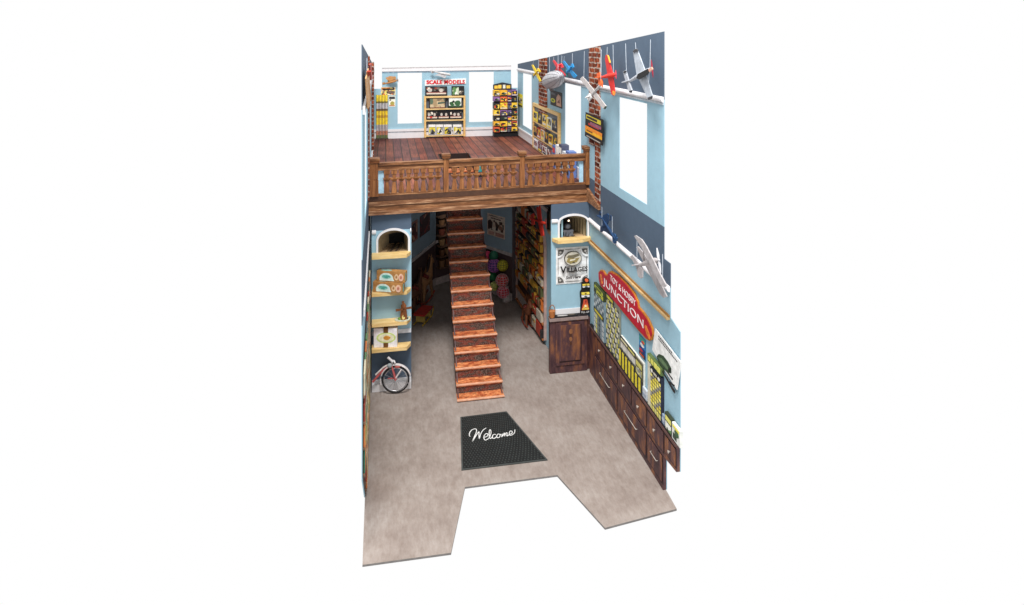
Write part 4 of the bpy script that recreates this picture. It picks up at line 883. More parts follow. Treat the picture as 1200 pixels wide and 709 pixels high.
for (a, b1, b2, b3) in ((84, 158, 202, 212), (68, 282, 218, 360)):
    mid = (b1 + b3) / 2; q = dz(a, b1, b2, mid); part(MB().rect(Fd, *q, .001, .03, (236, 210, 84)).prism(Fd, [(q[0] + (q[2] - q[0]) * .35, q[3] + .0), (q[0] + (q[2] - q[0]) * .65, q[3]), (q[0] + (q[2] - q[0]) * .5, q[1])], .0305, .034, (90, 70, 40)), 'yellow_packet', t)
    q = dz(a, mid + 2, b2, b3); part(MB().rect(Fd, *q, .001, .03, (240, 236, 238)).ell(Fd, (q[0] + q[2]) / 2, (q[1] + q[3]) / 2, .03, .012, .0305, .033, (60, 80, 90), 10), 'white_packet', t)
q = dz(70, 390, 222, 555); u0, v0, u1, v1 = q
m = MB().prism(Fd, [(u0, v0), (u1, v0), (u0 + (u1 - u0) * .72, v1), (u0 + (u1 - u0) * .28, v1)], .001, .02, (206, 84, 56))
art(m, Fd, q, .02, [('r', .06, .02, .94, .2, (240, 200, 90)), ('p', [(.2, .2), (.35, .55), (.45, .25)], (244, 212, 96)), ('p', [(.55, .25), (.7, .6), (.82, .22)], (240, 190, 90)), ('e', .5, .4, .1, .12, (240, 226, 200)), ('p', [(.38, .95), (.5, .62), (.62, .95)], (150, 50, 44))]); part(m, 'flame_picture', t)
q = dz(70, 570, 225, 600); part(MB().text(Fd, 'FILL UP', (q[0] + q[2]) / 2, (q[1] + q[3]) / 2, .035, .15, .001, (220, 216, 214), .004, .01), 'lettering', t)
# ------------------------------------------------------------------ counter with drawers along the right wall
WC = .05; zc = .862; Y0c = 11.31
t = thing('counter', (3.66, 9.6, 0), 'long dark walnut drawer counter along the right wall under the red sign', 'counter')
part(MB().prism(RW, [(-Y0c, .004), (-8.13, .004), (-8.13, .464), (-7.722, .508), (-7.722, zc - .03), (-Y0c, zc - .03)], .003, WC, 'walnut'), 'body', t)
part(MB().rect(RW, -Y0c, zc - .029, -7.722, zc, .003, WC + .02, (92, 66, 62)).rect(RW, -Y0c, zc + .001, -7.722, zc + .012, .003, WC + .004, (30, 28, 30)), 'worktop', t)
uc = lambda px: RW.at(px, 430, WC)[0]
up_px = [697, 710.4, 724, 740.5, 758.3, 778.8, 797]
for k in range(6):
    a, b_ = uc(up_px[k]) + .03, min(uc(up_px[k + 1]) - .03, -7.74); lo_ = .53 if k < 5 else .57
    d_ = part(MB().rect(RW, a, lo_, b_, .79, WC + .001, WC + .010, 'walnut').rect(RW, a - .026, lo_ - .022, b_ + .026, .81, WC + .0003, WC + .0008, (34, 20, 24)), 'drawer', t)
    part(MB().lathe(RW.p((a + b_) / 2, .665, WC + .010), RW.n, [(0, .010), (.014, .011), (.02, .022), (.028, .019), (.031, .008)], (172, 162, 154), 12), 'knob', d_)
lo_px = [697, 724, 758.3, 781]
for k in range(3):
    a, b_ = uc(lo_px[k]) + .04, min(uc(lo_px[k + 1]) - .04, -8.15)
    d_ = part(MB().rect(RW, a, .10, b_, .44, WC + .001, WC + .010, 'walnut').rect(RW, a - .03, .075, b_ + .03, .462, WC + .0003, WC + .0008, (34, 20, 24)), 'drawer', t)
    mid = (a + b_) / 2; L_ = (b_ - a) * .22
    part(MB().tube([RW.p(mid - L_, .30, WC + .010), RW.p(mid - L_, .30, WC + .03), RW.p(mid + L_, .30, WC + .03), RW.p(mid + L_, .30, WC + .010)], .006, (176, 168, 160), 6), 'pull_handle', d_)
# ------------------------------------------------------------------ right wall: sign and goods on the counter
z1_ = Zm(680, 300, 5.908)
W_ = .03
out = [RW.at(*z1_(*p), W_) for p in ((126, 112), (140, 95), (158, 100), (172, 124), (188, 128), (196, 108), (212, 104), (262, 132), (322, 190), (372, 258), (398, 318), (402, 352), (428, 380), (468, 436), (496, 500), (503, 545), (494, 580), (476, 588), (452, 572), (392, 505), (262, 350), (138, 205), (128, 160))]
cu_ = sum(p[0] for p in out) / len(out); cv_ = sum(p[1] for p in out) / len(out)
t = thing('shop_sign', RW.p(cu_, cv_), 'red shop sign with gold edge reading Toy and Hobby Junction on the right wall', 'sign')
part(MB().prism(RW, out, .003, W_, (206, 130, 50)), 'gold_board', t)
inn = []
for i, p in enumerate(out):
    a, b = V3((*out[i - 1], 0)), V3((*out[(i + 1) % len(out)], 0)); d = (b - a).normalized(); nrm = V3((-d.y, d.x, 0))
    q = V3((*p, 0)) + nrm * .022; q2 = V3((*p, 0)) - nrm * .022; c0 = V3((cu_, cv_, 0))
    inn.append(tuple((q if (q - c0).length < (q2 - c0).length else q2)[:2]))
part(MB().prism(RW, inn, W_ + .0005, W_ + .008, (186, 34, 54)), 'red_face', t)
def at2(x, y): return RW.at(*z1_(x, y), W_ + .008)
ja, jb = at2(160, 178), at2(438, 488); jc = at2(300, 328)
part(MB().text(RW, 'JUNCTION', (ja[0] + jb[0]) / 2, jc[1] - .005, .155, jb[0] - ja[0], W_ + .0085, (242, 236, 236), .004, -.004), 'lettering', t)
ta_, tb_ = at2(208, 150), at2(384, 335); tc = at2(293, 236)
part(MB().text(RW, 'TOY & HOBBY', (ta_[0] + tb_[0]) / 2, tc[1], .095, tb_[0] - ta_[0], W_ + .0085, (242, 236, 236), .004, -.004), 'lettering', t)
for grp in (((144, 140, .035), (150, 182, .03), (147, 160, .03)), ((468, 535, .045), (456, 495, .03), (462, 514, .034), (478, 560, .03))):
    m = MB()
    for k, (x, y, r) in enumerate(grp):
        u, v = at2(x, y); m.ell(RW, u, v, r * 1.5, r, W_ + .0085, W_ + .012 + k * .0012, (226, 130, 60), 10)
    part(m, 'gold_scroll', t)
ZC = .875
def goods(name, px0, px1, pyt_mid, depth, zb=None, w=.003):
    """footprint of a rack on the counter between two sight lines, with its height at mid width"""
    a, b = RW.at(px0, 400, depth)[0], RW.at(px1, 400, depth)[0]; top = RW.at((px0 + px1) / 2, pyt_mid, depth)[1]
    return (min(a, b), ZC + .001 if zb is None else zb, max(a, b), top)
def grid(m, b, nx, ny, mt, w, padx=.12, pady=.15, alt=None):
    u0, v0, u1, v1 = b
    for i in range(nx):
        for j in range(ny):
            x0 = u0 + (u1 - u0) * (i + padx) / nx; x1 = u0 + (u1 - u0) * (i + 1 - padx) / nx; y0 = v0 + (v1 - v0) * (j + pady) / ny; y1 = v0 + (v1 - v0) * (j + 1 - pady) / ny
            m.rect(RW, x0, y0, x1, y1, w, w + .004, alt[(i * 3 + j * 5) % len(alt)] if alt else mt)
    return m
# rack a
b = goods('a', 696.2, 707.6, 343 - 6, .05); u0, v0, u1, v1 = b
t = thing('paint_rack', RW.p((u0 + u1) / 2, ZC), 'narrow rack of grey and yellow cards at the far end of the counter', 'rack')
part(MB().rect(RW, u0, v0, u1, v1 - .16, .004, .05, (120, 140, 150)), 'frame', t)
part(art(MB().rect(RW, u0, v1 - .158, u1, v1, .004, .055, (60, 70, 40)), RW, (u0, v1 - .158, u1, v1), .055, [('r', .08, .55, .92, .85, (190, 200, 60)), ('r', .2, .62, .8, .78, (60, 70, 40)), ('r', .3, .1, .95, .45, (206, 206, 70)), ('r', .4, .2, .8, .35, (50, 60, 36))]), 'header', t)
part(art(MB().rect(RW, u0, v0 + (v1 - v0) * .42, u1, v0 + (v1 - v0) * .5, .051, .058, (40, 40, 40)), RW, (u0, v0 + (v1 - v0) * .42, u1, v0 + (v1 - v0) * .5), .058, [('r', .1, .2, .9, .8, (222, 206, 70))]), 'label_strip', t)
m = MB(); grid(m, (u0, v0, u1, v0 + (v1 - v0) * .40), 6, 4, None, .0505, alt=[(200, 206, 206), (126, 134, 126), (150, 164, 172), (214, 208, 120), (80, 90, 96)]); part(m, 'cards', t)
m = MB(); grid(m, (u0, v0 + (v1 - v0) * .52, u1, v1 - .17), 6, 4, None, .0505, alt=[(200, 206, 206), (120, 130, 136), (166, 176, 176), (84, 96, 104)]); part(m, 'cards', t)
# rack b: bead cards
b = goods('b', 710.2, 725.4, 351, .04); u0, v0, u1, v1 = b
t = thing('bead_rack', RW.p((u0 + u1) / 2, ZC), 'tall speckled rack of small cream and yellow packets below the red sign', 'rack')
part(MB().rect(RW, u0, v0, u1, v1, .004, .035, (130, 132, 120)), 'board', t)
part(art(MB().rect(RW, u0, v1 - .08, u0 + (u1 - u0) * .6, v1, .0355, .042, (50, 50, 46)), RW, (u0, v1 - .08, u0 + (u1 - u0) * .6, v1), .042, [('r', .1, .2, .9, .75, (206, 196, 70))]), 'header', t)
m = MB(); grid(m, (u0, v0, u1, v1 - .085), 10, 22, None, .0355, .08, .12, alt=[(216, 210, 120), (170, 172, 158), (232, 230, 206), (90, 92, 86), (206, 198, 90), (150, 156, 150), (70, 72, 70), (226, 224, 214), (120, 124, 110)]); sp = part(m, 'packets', t)
# rack c: yellow boxes
b = goods('c', 725.2, 752, 409.5, .06); u0, v0, u1, v1 = b
t = thing('display_rack', RW.p((u0 + u1) / 2, ZC), 'wide low white rack of upright yellow boxes under the right part of the sign', 'rack')
part(MB().rect(RW, u0, v0, u1, v1, .004, .03, (226, 224, 214)), 'board', t)
part(art(MB().rect(RW, u0, v1 - .075, u1 - .30, v1, .0305, .04, (48, 48, 46)), RW, (u0, v1 - .075, u1 - .3, v1), .04, [('r', .06, .3, .5, .7, (226, 220, 180)), ('r', .55, .3, .95, .7, (206, 200, 120))]), 'header', t)
part(art(MB().rect(RW, u1 - .28, v0 + .2, u1 - .01, v1 - .02, .0305, .045, (92, 88, 70)), RW, (u1 - .28, v0 + .2, u1 - .01, v1 - .02), .045, [('r', .1, .15, .9, .5, 'print_beads'), ('r', .1, .6, .9, .85, (206, 200, 110))]), 'side_box', t)
for k in range(7):
    a = u0 + (u1 - u0) * (k + .10) / 7; c_ = u0 + (u1 - u0) * (k + .88) / 7
    m = MB().rect(RW, a, v0 + .002, c_, v0 + (v1 - v0) * (.60 if k < 5 else .5), .031, .06, (52, 52, 50)); m.rect(RW, a + .004, v0 + .03, a + (c_ - a) * .7, v0 + (v1 - v0) * (.57 if k < 5 else .47), .0605, .064, (232, 214, 60)); part(m, 'yellow_box', t)
# poster d
b = (RW.at(749.6, 400)[0], 0, RW.at(757.2, 400)[0], 0); b = (b[0], RW.at(753.4, 419)[1], b[2], RW.at(753.4, 395)[1])
card('poster', RW, b, [('r', .05, .72, .95, .97, (60, 150, 130)), ('r', .05, .5, .95, .7, (40, 130, 190)), ('e', .5, .6, .3, .08, (236, 236, 230)), ('r', .05, .25, .95, .46, (40, 60, 120)), ('e', .35, .32, .25, .07, (200, 60, 60)), ('r', .05, .04, .95, .2, (60, 50, 60)), ('r', .2, .08, .8, .16, (210, 90, 60)), ('e', .65, .78, .2, .06, (190, 80, 60))], 'small blue and red poster just below the right end of the red sign', 'poster', (50, 120, 170))
# rack e: grid of yellow
b = goods('e', 758.6, 774.6, 423, .05); u0, v0, u1, v1 = b
t = thing('paint_rack', RW.p((u0 + u1) / 2, ZC), 'tall black rack with a grid of yellow packets left of the train poster', 'rack')
part(MB().rect(RW, u0, v0, u0 + .11, v1 - .10, .004, .045, (214, 210, 190)), 'side_pocket', t)
part(MB().rect(RW, u0 + .112, v0, u1, v1 - .13, .004, .05, (44, 46, 62)), 'frame', t)
part(art(MB().rect(RW, u0, v1 - .098, u1, v1, .004, .05, (100, 120, 70)), RW, (u0, v1 - .098, u1, v1), .05, [('r', .04 + .24 * k, .15, .22 + .24 * k, .85, (226, 222, 110)) for k in range(4)]), 'header', t)
part(art(MB().rect(RW, u0 + .112, v1 - .20, u1, v1 - .132, .0505, .058, (30, 30, 32)), RW, (u0 + .112, v1 - .2, u1, v1 - .132), .058, [('e', .16, .5, .1, .36, (240, 236, 226)), ('e', .84, .5, .1, .36, (240, 236, 226)), ('r', .35, .3, .65, .7, (190, 186, 170))]), 'label_strip', t)
m = MB(); grid(m, (u0 + .112, v0 + .09, u1, v1 - .205), 5, 8, None, .0505, .13, .16, alt=[(236, 220, 90), (226, 208, 84), (150, 148, 140), (236, 224, 120)]); part(m, 'yellow_packets', t)
m = MB(); grid(m, (u0 + .112, v0 + .004, u1, v0 + .085), 5, 1, None, .0505, .12, .12, alt=[(206, 200, 130), (226, 214, 110)]); part(m, 'lower_packets', t)
# train poster
z2_ = Zm(735, 380, 5.06)
qp = [RW.at(*z2_(*p), .03) for p in ((165, 25), (318, 215), (290, 385), (148, 150))]
qp = [RW.at(*p, .03) for p in ((767.6, 385), (797.6, 424.5), (793, 457), (764.2, 410))]
t = thing('poster', RW.p(sum(p[0] for p in qp) / 4, qp[2][1]), 'large tilted white poster of a dark green locomotive at the right edge', 'poster')
part(MB().prism(RW, qp, .015, .03, (238, 238, 236)), 'sheet', t)
def zp(*pts, w=.03): return [RW.at(*z2_(*p), w) for p in pts]
m = MB().prism(RW, zp((176, 190), (188, 176), (214, 186), (242, 222), (262, 262), (262, 290), (240, 288), (206, 252), (184, 218)), .0305, .034, (52, 74, 54)); m.prism(RW, zp((186, 196), (204, 200), (226, 226), (246, 262), (240, 270), (214, 240), (194, 214)), .0345, .036, (96, 122, 88)); m.prism(RW, zp((246, 256), (260, 264), (260, 286), (248, 282)), .0345, .037, (30, 34, 32)); part(m, 'locomotive_picture', t)
m = MB(); m.prism(RW, zp((200, 268), (212, 276), (286, 398), (284, 412), (274, 402)), .031, .033, (36, 34, 36)); m.prism(RW, zp((226, 268), (232, 268), (272, 325), (268, 332)), .031, .033, (60, 58, 58)); m.prism(RW, zp((248, 345), (254, 338), (284, 362), (282, 370)), .0335, .0355, (36, 34, 36)); part(m, 'rail_picture', t)
m = MB()
for (x0, y0, x1, y1, th) in ((186, 66, 268, 168, 5), (186, 82, 300, 222, 4)):
    n = 9 if th == 5 else 13
    for k in range(n):
        f0, f1 = k / n, (k + .7) / n; m.prism(RW, zp((x0 + (x1 - x0) * f0, y0 + (y1 - y0) * f0), (x0 + (x1 - x0) * f1, y0 + (y1 - y0) * f1), (x0 + (x1 - x0) * f1, y0 + (y1 - y0) * f1 + th * 1.7), (x0 + (x1 - x0) * f0, y0 + (y1 - y0) * f0 + th * 1.7)), .0305, .033, (56, 54, 54))
part(m, 'lettering_lines', t)
# boxes at the near end and small grey boxes
for px0, px1, py, dp, base, it, lab in (
    (779.6, 787.5, 487, .045, (56, 64, 48), [('r', .08, .1, .92, .5, 'print_green'), ('r', .1, .6, .9, .85, (226, 220, 120))], 'dark green box at the near end of the counter, left of the white one'),
    (788, 797.2, 500, .045, (226, 228, 222), [('r', .1, .1, .6, .45, (56, 72, 60)), ('e', .6, .6, .28, .2, (62, 96, 66)), ('r', .1, .78, .9, .92, (224, 214, 90))], 'white and green box at the very near end of the counter'),
    (775.6, 779.4, 486, .03, (150, 166, 186), [('r', .1, .3, .9, .6, (196, 204, 214))], 'small blue grey box between the grid rack and the green box'),
    (752.6, 758.2, 455, .035, (206, 214, 222), [('r', .1, .2, .9, .5, (160, 174, 190))], 'small pale grey box between the yellow box rack and the grid rack')):
    b = goods('x', px0, px1, py, dp); crate('goods_box', RW, b, dp, base, it, lab, 'box', 'small boxes on the counter', .006)
# ------------------------------------------------------------------ lower hanging planes
za = Zm(740, 265, 8.345)
aircraft(RW, .30, za(262, 335), za(52, 385), [za(*p) for p in ((30, 96), (44, 90), (104, 130), (150, 200), (212, 320), (285, 470), (340, 570), (338, 592), (318, 596), (288, 568), (196, 390), (120, 240))], [za(*p) for p in ((-6, 296), (14, 280), (60, 340), (112, 420), (110, 500), (96, 512), (70, 490), (56, 410), (20, 340))], .07, (182, 176, 176),
    'large pale grey model biplane hanging low on the right wall above the wooden ledge', [(746.5, 276, 746.5, 308), (776.5, 298, 776.5, 330)], wingcol=(172, 167, 168), tcol=(176, 170, 171), prop=(206, 206, 210), propr=.2, th=.03, low=.07,
    wing2=([za(*p) for p in ((50, 205), (66, 196), (110, 250), (180, 350), (262, 500), (336, 660), (350, 690), (316, 700), (280, 660), (190, 480), (110, 330))], .16))
zb_ = Zm(700, 245, 15.77)
aircraft(RW, .22, zb_(340, 560), zb_(60, 120), [zb_(*p) for p in ((100, 120), (190, 78), (212, 110), (205, 230), (170, 330), (110, 340), (80, 300), (96, 200))], [zb_(*p) for p in ((30, 110), (46, 50), (70, 48), (76, 80), (54, 90), (56, 140), (76, 170), (62, 180))], .04, (34, 62, 98),
    'dark blue model plane hanging under the balcony corner by the white moulding', [(*zb_(86, -40), *zb_(86, 300)), (*zb_(276, 140), *zb_(276, 480))], wingcol=(36, 64, 100), tcol=(34, 56, 86), prop=(34, 60, 90), propr=.12, th=.03,
    extra=[('tail_boom', [zb_(*p) for p in ((60, 330), (160, 320), (280, 480), (290, 520), (160, 420), (100, 400), (90, 430), (60, 420))], -.01, (34, 56, 86)), ('engine', [zb_(*p) for p in ((280, 480), (320, 450), (372, 540), (360, 590), (330, 600), (318, 640), (290, 600))], .0, (44, 78, 118)), ('outer_wing', [zb_(*p) for p in ((235, 110), (262, 120), (268, 210), (212, 220), (212, 190), (240, 180))], .0, (40, 62, 92))])
# ------------------------------------------------------------------ nook under the balcony
z4 = Zm(475, 240, 5.457)
b = AL.box(481.5, 489.3, 259, 283); card('poster', AL, b, [('r', .12, .1, .88, .9, 'print_red'), ('r', .3, .3, .7, .75, (90, 50, 44))], 'small dark red framed poster on the shaded nook wall, the left one', 'poster', (150, 110, 100))
b = AL.box(491.8, 503.5, 250, 274); card('poster', AL, b, [('r', .05, .05, .95, .95, 'print_red'), ('p', [(.1, .1), (.5, .2), (.9, .5), (.8, .9), (.2, .7)], (66, 36, 34))], 'large dark brown and red poster on the shaded nook wall beside the shelves', 'poster', (60, 40, 40))
def rocking_horse(fr, u, s, tone, lab, w=.16, name='rocking_horse'):
    t = thing(name, fr.p(u, .004, w), lab, 'rocking horse', 'rocking horses in the nook')
    P_ = lambda x, z, k=0: fr.p(u + x * s, .004 + z * s, w + k * s)
    for k in (-.09, .09):
        part(MB().tube([P_(x, .03 + .10 * (x / .42) ** 2, k) for x in [(-.42 + .07 * i) for i in range(13)]], .022 * s, (150, 60, 44), 6), 'rocker', t)
        for x0, x1 in ((-.2, -.26), (.2, .27)): part(MB().tube([P_(x0, .46, k * .8), P_(x1, .06 + .03, k)], [.05 * s, .026 * s], tone, 8), 'leg', t)
    m = MB(); m.tube([P_(-.30, .54), P_(-.24, .53), P_(-.05, .50), P_(.14, .52), P_(.23, .58), P_(.30, .74), P_(.34, .86), P_(.38, .92), P_(.46, .87), P_(.54, .80)], [.05 * s, .12 * s, .125 * s, .13 * s, .12 * s, .085 * s, .07 * s, .075 * s, .055 * s, .04 * s], tone, 12); part(m, 'body', t)
    m = MB()
    for k in (-.035, .035): m.lathe(P_(.37, .96, k), (0, 0, 1), [(0, .018 * s), (.06 * s, .012 * s), (.09 * s, .003 * s)], tone, 6)
    part(m, 'ears', t)
    part(MB().tube([P_(.36, .98), P_(.28, .9), P_(.22, .76), P_(.15, .62)], [.02 * s, .04 * s, .04 * s, .02 * s], (44, 30, 28), 8), 'mane', t)
    part(MB().tube([P_(-.32, .58), P_(-.42, .5), P_(-.45, .34)], [.03 * s, .04 * s, .012 * s], (44, 30, 28), 8), 'tail', t)
    part(MB().tube([P_(-.02, .60, -.11), P_(-.02, .645, 0), P_(-.02, .60, .11)], [.05 * s, .06 * s, .05 * s], (120, 44, 38), 8), 'saddle', t)
    return t
ua = AL.at(486, 325, .16)[0]; ub = AL.at(497.5, 312, .16)[0]
rocking_horse(AL, ua, .85, (104, 70, 52), 'dark brown rocking horse in the nook, the one nearer the shelf panel')
rocking_horse(AL, ub, .95, (168, 122, 84), 'tan rocking horse in the nook beside the small red sled')
us = AL.at(495, 335, .5)[0]
t = thing('sled', AL.p(us, .004, .52), 'small red and yellow wooden sled on the nook floor before the horses', 'sled')
part(MB().rect(Frame(AL.p(us, 0, .52), AL.u, (0, 0, 1), AL.n), -.24, .20, .24, .24, -.12, .12, (190, 54, 46)), 'seat', t)
for k in (-.1, .1): part(MB().tube([AL.p(us - .28, .03, .52 + k), AL.p(us + .24, .03, .52 + k), AL.p(us + .33, .12, .52 + k), AL.p(us + .34, .2, .52 + k)], .016, (206, 170, 70), 6), 'runner', t)
for k in (-.15, .15): part(MB().rect(Frame(AL.p(us, 0, .52), AL.u, (0, 0, 1), AL.n), k - .02, .045, k + .02, .199, -.10, .10, (200, 170, 90)), 'support', t)
# back shelf in the nook
t = thing('toy_shelf', AB.p(.33, .75), 'dark wall shelves of baskets at the back of the nook beside the stair', 'shelf unit')
part(MB().rect(AB, .02, .62, .62, 3.0, .004, .02, (40, 32, 32)), 'back_board', t)
zz_ = [AB.at(516, y, .12)[1] for y in (313, 300, 288, 276, 264, 254)]
for z in zz_: part(MB().rect(AB, .02, z - .03, .62, z, .021, .2, (112, 84, 66)), 'shelf', t)
for r, z in enumerate(zz_[:5]):
    for k in range(3):
        u = .13 + .19 * k; p = AB.p(u, z + .002, .11); hh = min(.16, (zz_[r + 1] - z) * .6)
        tb2 = thing('basket', p, 'woven basket on the %s back shelf up in the nook, %s' % (ORD[r], ['left', 'middle', 'right'][k]), 'basket', 'baskets on the nook shelves')
        part(MB().lathe(p, (0, 0, 1), [(0, .06), (hh * .7, .078), (hh, .08)], [(150, 110, 76), (126, 86, 60), (170, 132, 90), (140, 74, 56)][(r + k) % 4], 12), 'body', tb2)
        part(MB().tube([p + V3((.07 * math.cos(a), 0, hh + .05 * math.sin(a))) for a in [math.pi * i / 8 for i in range(9)]], .008, (90, 60, 44), 5), 'handle', tb2)
# right nook wall: poster and balls
b = AR.box(571.2, 591.8, 252, 277.5); it = [('r', .08, .88, .92, .95, (70, 46, 40)), ('r', .2, .77, .8, .84, (84, 56, 48)), ('r', .06, .28, .94, .74, 'print_sepia'), ('p', [(.06, .3), (.3, .34), (.34, .62), (.2, .74), (.06, .66)], (70, 48, 42)), ('p', [(.5, .3), (.62, .3), (.66, .5), (.54, .52)], (54, 40, 38)), ('e', .78, .46, .12, .1, (150, 110, 90)), ('r', .1, .06, .4, .2, (196, 150, 136)), ('r', .5, .05, .95, .2, (180, 130, 116))]
q_ = [('t', 'AMERICAN', .5, .92, .05, .84, (70, 46, 40), .01), ('r', .22, .79, .34, .835, (84, 56, 48)), ('r', .37, .79, .5, .835, (84, 56, 48)), ('r', .53, .79, .62, .835, (84, 56, 48)), ('r', .65, .79, .78, .835, (84, 56, 48))] + it[2:]
card('poster', AR, b, q_, 'sepia poster with a dark picture and headline on the nook wall right of the stair', 'poster', (226, 206, 190))
z5b = Zm(550, 235, 5.25)
def ball(px, py, rpx, c_, lab, net=None):
    p0 = AR.pt(px, py, .16); r = rpx * (p0 - EYE).length / FOC * .95; p = AR.pt(px, py, r + .03)
    t = thing('toy_ball', p - V3((0, 0, r)), lab, 'ball', 'toy balls by the nook wall')
    part(MB().lathe(p - V3((0, 0, r)), (0, 0, 1), [(r * (1 - math.cos(math.pi * i / 12)), max(r * math.sin(math.pi * i / 12), .001)) for i in range(13)], c_, 20), 'ball', t)
    if net:
        m = MB()
        for k in range(6):
            an = math.pi * k / 6; m.tube([p + V3((math.cos(an) * math.cos(q), math.sin(an) * math.cos(q), math.sin(q))) * (r + .003) for q in [2 * math.pi * i / 24 for i in range(24)]], .007, net, 5, closed=True)
        for k in (-.7, -.35, 0, .35, .7): m.tube([p + V3((math.cos(q) * (1 - k * k) ** .5, math.sin(q) * (1 - k * k) ** .5, k)) * (r + .003) for q in [2 * math.pi * i / 24 for i in range(24)]], .007, net, 5, closed=True)
        part(m, 'net', t)
    return t
ball(*z5b(205, 400), 6.3, (222, 214, 70), 'plain yellow ball highest on the right nook wall', (150, 140, 50))
ball(*z5b(202, 490), 7.2, (214, 66, 70), 'upper red ball in a white net below the yellow ball', (236, 190, 190))
ball(*z5b(208, 562), 7.0, (216, 62, 82), 'lower red ball in a white net near the floor', (236, 186, 196))
ball(*z5b(154, 526), 5.0, (196, 206, 80), 'small lime green ball left of the red balls', (230, 226, 150))
ball(*z5b(142, 466), 5.2, (46, 120, 76), 'dark green ball between the purple ball and the lime ball', None)
ball(*z5b(152, 400), 7.4, (96, 70, 140), 'purple ball in a pink net left of the yellow ball', (200, 120, 190))
ball(*z5b(150, 340), 5.6, (40, 104, 80), 'deep green ball above the purple ball', None)
ball(*z5b(112, 335), 4.6, (226, 70, 110), 'bright pink ball right beside the staircase', None)
u = AR.at(598.3, 345, .12)[0]; p = AR.p(min(u, AR_LEN - .08), .004, .12)
t = thing('gift_bag', p, 'crumpled pale paper bag on the floor beside the red balls', 'bag'); part(MB().lathe(p, (0, 0, 1), [(0, .09), (.10, .10), (.22, .085), (.30, .06), (.34, .075)], (206, 192, 190), 9, .7), 'bag', t); part(MB().tube([p + V3((.04 * math.cos(a), 0, .33 + .09 * math.sin(a))) for a in [math.pi * i / 8 for i in range(9)]], .006, (170, 150, 150), 5), 'handle', t)
# ------------------------------------------------------------------ arched shelves
a0, a1 = AS.at(607.5, 300, 0)[0], AS.at(640, 300, 0)[0]; a0 = max(a0, .12); zsp = 1.93; ztp = 2.52; acx = (a0 + a1) / 2
AAA = (a0, a1, .12, zsp, ztp)
t = thing('arched_bookcase', AS.p(acx, .004), 'tall arched shelf unit packed with colourful toys on the slanting wall', 'shelf unit')
part(MB().prism(AS, arch_pts(*AAA), .003, .02, (46, 34, 34)), 'back_board', t)
part(ring(AS, AAA, .045, .003, .055, (190, 160, 152), MB()), 'arch_frame', t)
def half(z):
    return (a1 - a0) / 2 * (1 if z <= zsp else math.sqrt(max(0, 1 - ((z - zsp) / (ztp - zsp)) ** 2)))
shz = [.12, .42, .68, .92, 1.15, 1.37, 1.59, 1.80, 2.00, 2.20]
for i, z in enumerate(shz): part(MB().rect(AS, acx - half(z) + .005, z - .025, acx + half(z) - .005, z, .021, .075, (176, 108, 62)), 'shelf', t)
PAL = [((172, 62, 44), 'red'), ((206, 112, 48), 'orange'), ((214, 164, 62), 'yellow'), ((196, 184, 166), 'white'), ((52, 48, 50), 'dark grey'), ((96, 100, 66), 'olive'), ((124, 72, 44), 'brown')]
rnd = random.Random(3)
for i, z in enumerate(shz):
    z2 = shz[i + 1] - .03 if i < 9 else 2.45; u = acx - half(z + .1) + .03; ue = acx + half(min(z + .16, 2.45)) - .03
    if i == 0: u = acx + .25
    if i == 1: u = acx - .10
    k = 0
    while u < ue - .08:
        wd = rnd.choice((.07, .10, .14, .2, .3)); wd = min(wd, ue - u); c_, nm = PAL[rnd.randrange(7)]
        hh = (z2 - z) * rnd.uniform(.45, .92)
        if i >= 8: hh = min(hh, zsp + (ztp - zsp) * math.sqrt(max(0, 1 - (max(abs(u - acx), abs(u + wd - acx)) / ((a1 - a0) / 2 + .001)) ** 2)) - z - .02)
        if hh > .06:
            it = [[('r', .1, .55, .9, .9, 'print_small')], [('r', .08, .1, .92, .3, (40, 36, 38)), ('e', .5, .62, .3, .2, 'print_pack')], [('r', .3, .1, .7, .9, 'print_red')], []][rnd.randrange(4)]
            crate('toy_box', AS, (u, z + .002, u + wd - .012, z + hh), .068, c_, it, 'narrow %s toy box packed on the tall arched shelves' % nm, 'toy box', '%s toy boxes on the arched shelves' % nm, .022)
        u += wd; k += 1
# the pale lower board with a horse
part(MB().rect(AS, a0 + .004, .121, acx + .22, .40, .021, .03, (196, 186, 182)), 'lower_board', t)
rocking_horse(AS, AS.at(618, 352, .12)[0], .62, (120, 70, 46), 'small brown rocking horse before the foot of the arched shelves', .13)
aircraft(AS, .30, (639.5, 262), (624.5, 257), [(629, 243), (633, 241), (635, 258), (637.5, 276), (634.5, 277), (631, 260)], [(622, 252), (625.5, 250), (626.5, 263), (623.5, 264)], .045, (190, 50, 36), 'red model plane hanging in the shade in front of the arched shelves', [(631, 238, 631, 243)], wingcol=(190, 46, 32), th=.016, prop=(120, 40, 30), propr=.12)
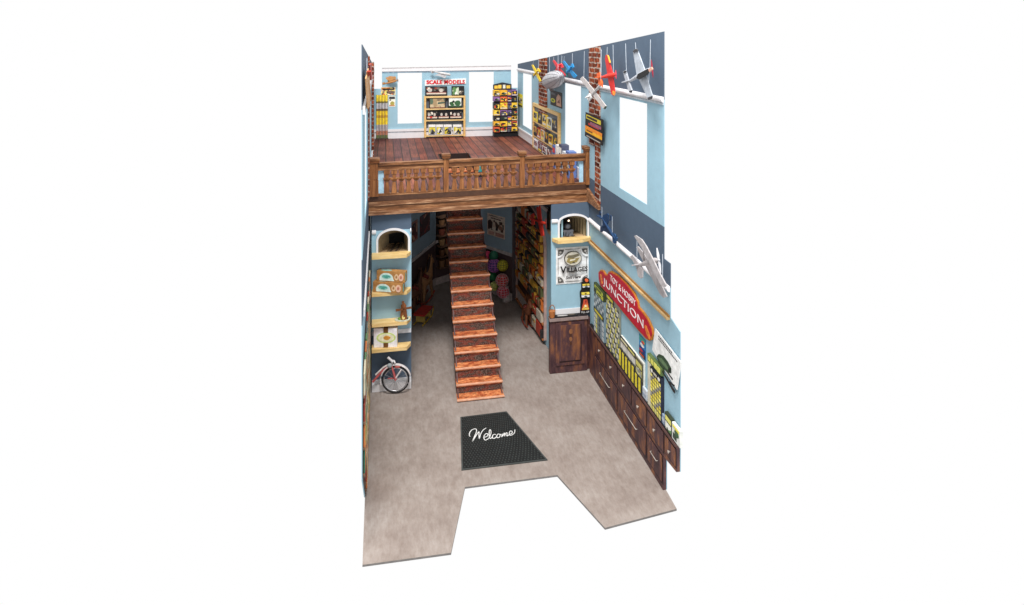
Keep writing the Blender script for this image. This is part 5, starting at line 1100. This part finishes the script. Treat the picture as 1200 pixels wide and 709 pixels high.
# ------------------------------------------------------------------ shelves of toys along the left wall
t = thing('wall_shelving', LW.p(9.5, .004), 'long low shelving full of toys along the left wall, seen nearly edge on', 'shelf unit')
part(MB().prism(LW, [(8.80, .004), (11.30, .004), (11.30, 2.22), (7.65, 2.22), (7.65, .99)], .002, .006, (70, 60, 56)), 'back_board', t)
zsh = [.10, .40, .70, 1.0, 1.3, 1.6, 1.9]
LPAL = [((150, 66, 54), 'red'), ((96, 130, 92), 'green'), ((206, 196, 170), 'cream'), ((84, 92, 92), 'grey'), ((196, 118, 70), 'orange'), ((66, 110, 86), 'dark green'), ((176, 168, 120), 'olive')]
for z in zsh: part(MB().rect(LW, 7.68 if z > .95 else 8.85 - z * 1.05, z - .02, 11.3, z, .0065, .026, (120, 96, 78)), 'shelf', t)
for z in zsh:
    y = 7.70 if z > .95 else 8.88 - z * 1.05
    while y < 11.1:
        wd = rnd.uniform(.16, .42); c_, nm = LPAL[rnd.randrange(7)]; hh = rnd.uniform(.20, .27)
        crate('toy_box', LW, (y, z + .002, min(y + wd - .02, 11.29), z + hh), .024, c_, [('r', .06, .06, .94, .94, 'print_toys')] if rnd.random() < .7 else [('r', .1, .6, .9, .85, (226, 214, 186))], 'flat %s toy box on the long shelving by the left wall' % nm, 'toy box', '%s toy boxes on the left wall shelving' % nm, .007)
        y += wd
# ------------------------------------------------------------------ light and camera
sc = bpy.context.scene
w = bpy.data.worlds.new('World'); sc.world = w; w.use_nodes = True
bg = w.node_tree.nodes['Background']; bg.inputs[0].default_value = (1, 1, 1, 1); bg.inputs[1].default_value = 1.0
def lamp(name, loc, target, size, power, colr=(1, 1, 1)):
    l = bpy.data.lights.new(name, 'AREA'); l.shape = 'DISK'; l.size = size; l.energy = power; l.color = colr
    o = bpy.data.objects.new(name, l); C.objects.link(o); o.location = loc
    o.rotation_euler = (V3(target) - V3(loc)).to_track_quat('-Z', 'Y').to_euler(); return o
lamp('key_lamp', (-.2, 3.8, 15.2), (2.0, 11.5, 2.0), 4.5, 2900, (1.0, .98, .96))
cam = bpy.data.cameras.new('camera'); co = bpy.data.objects.new('camera', cam); C.objects.link(co)
co.location = EYE; co.rotation_euler = (math.radians(90), 0, -YAW)
cam.sensor_fit = 'HORIZONTAL'; cam.sensor_width = 36; cam.lens = FOC / 1200 * 36
cam.shift_y = (CYP - 354.5) / 1200; cam.clip_end = 200; cam.clip_start = .1
sc.camera = co
sc.view_settings.view_transform = 'Standard'; sc.view_settings.look = 'None'; sc.view_settings.exposure = 0; sc.view_settings.gamma = 1
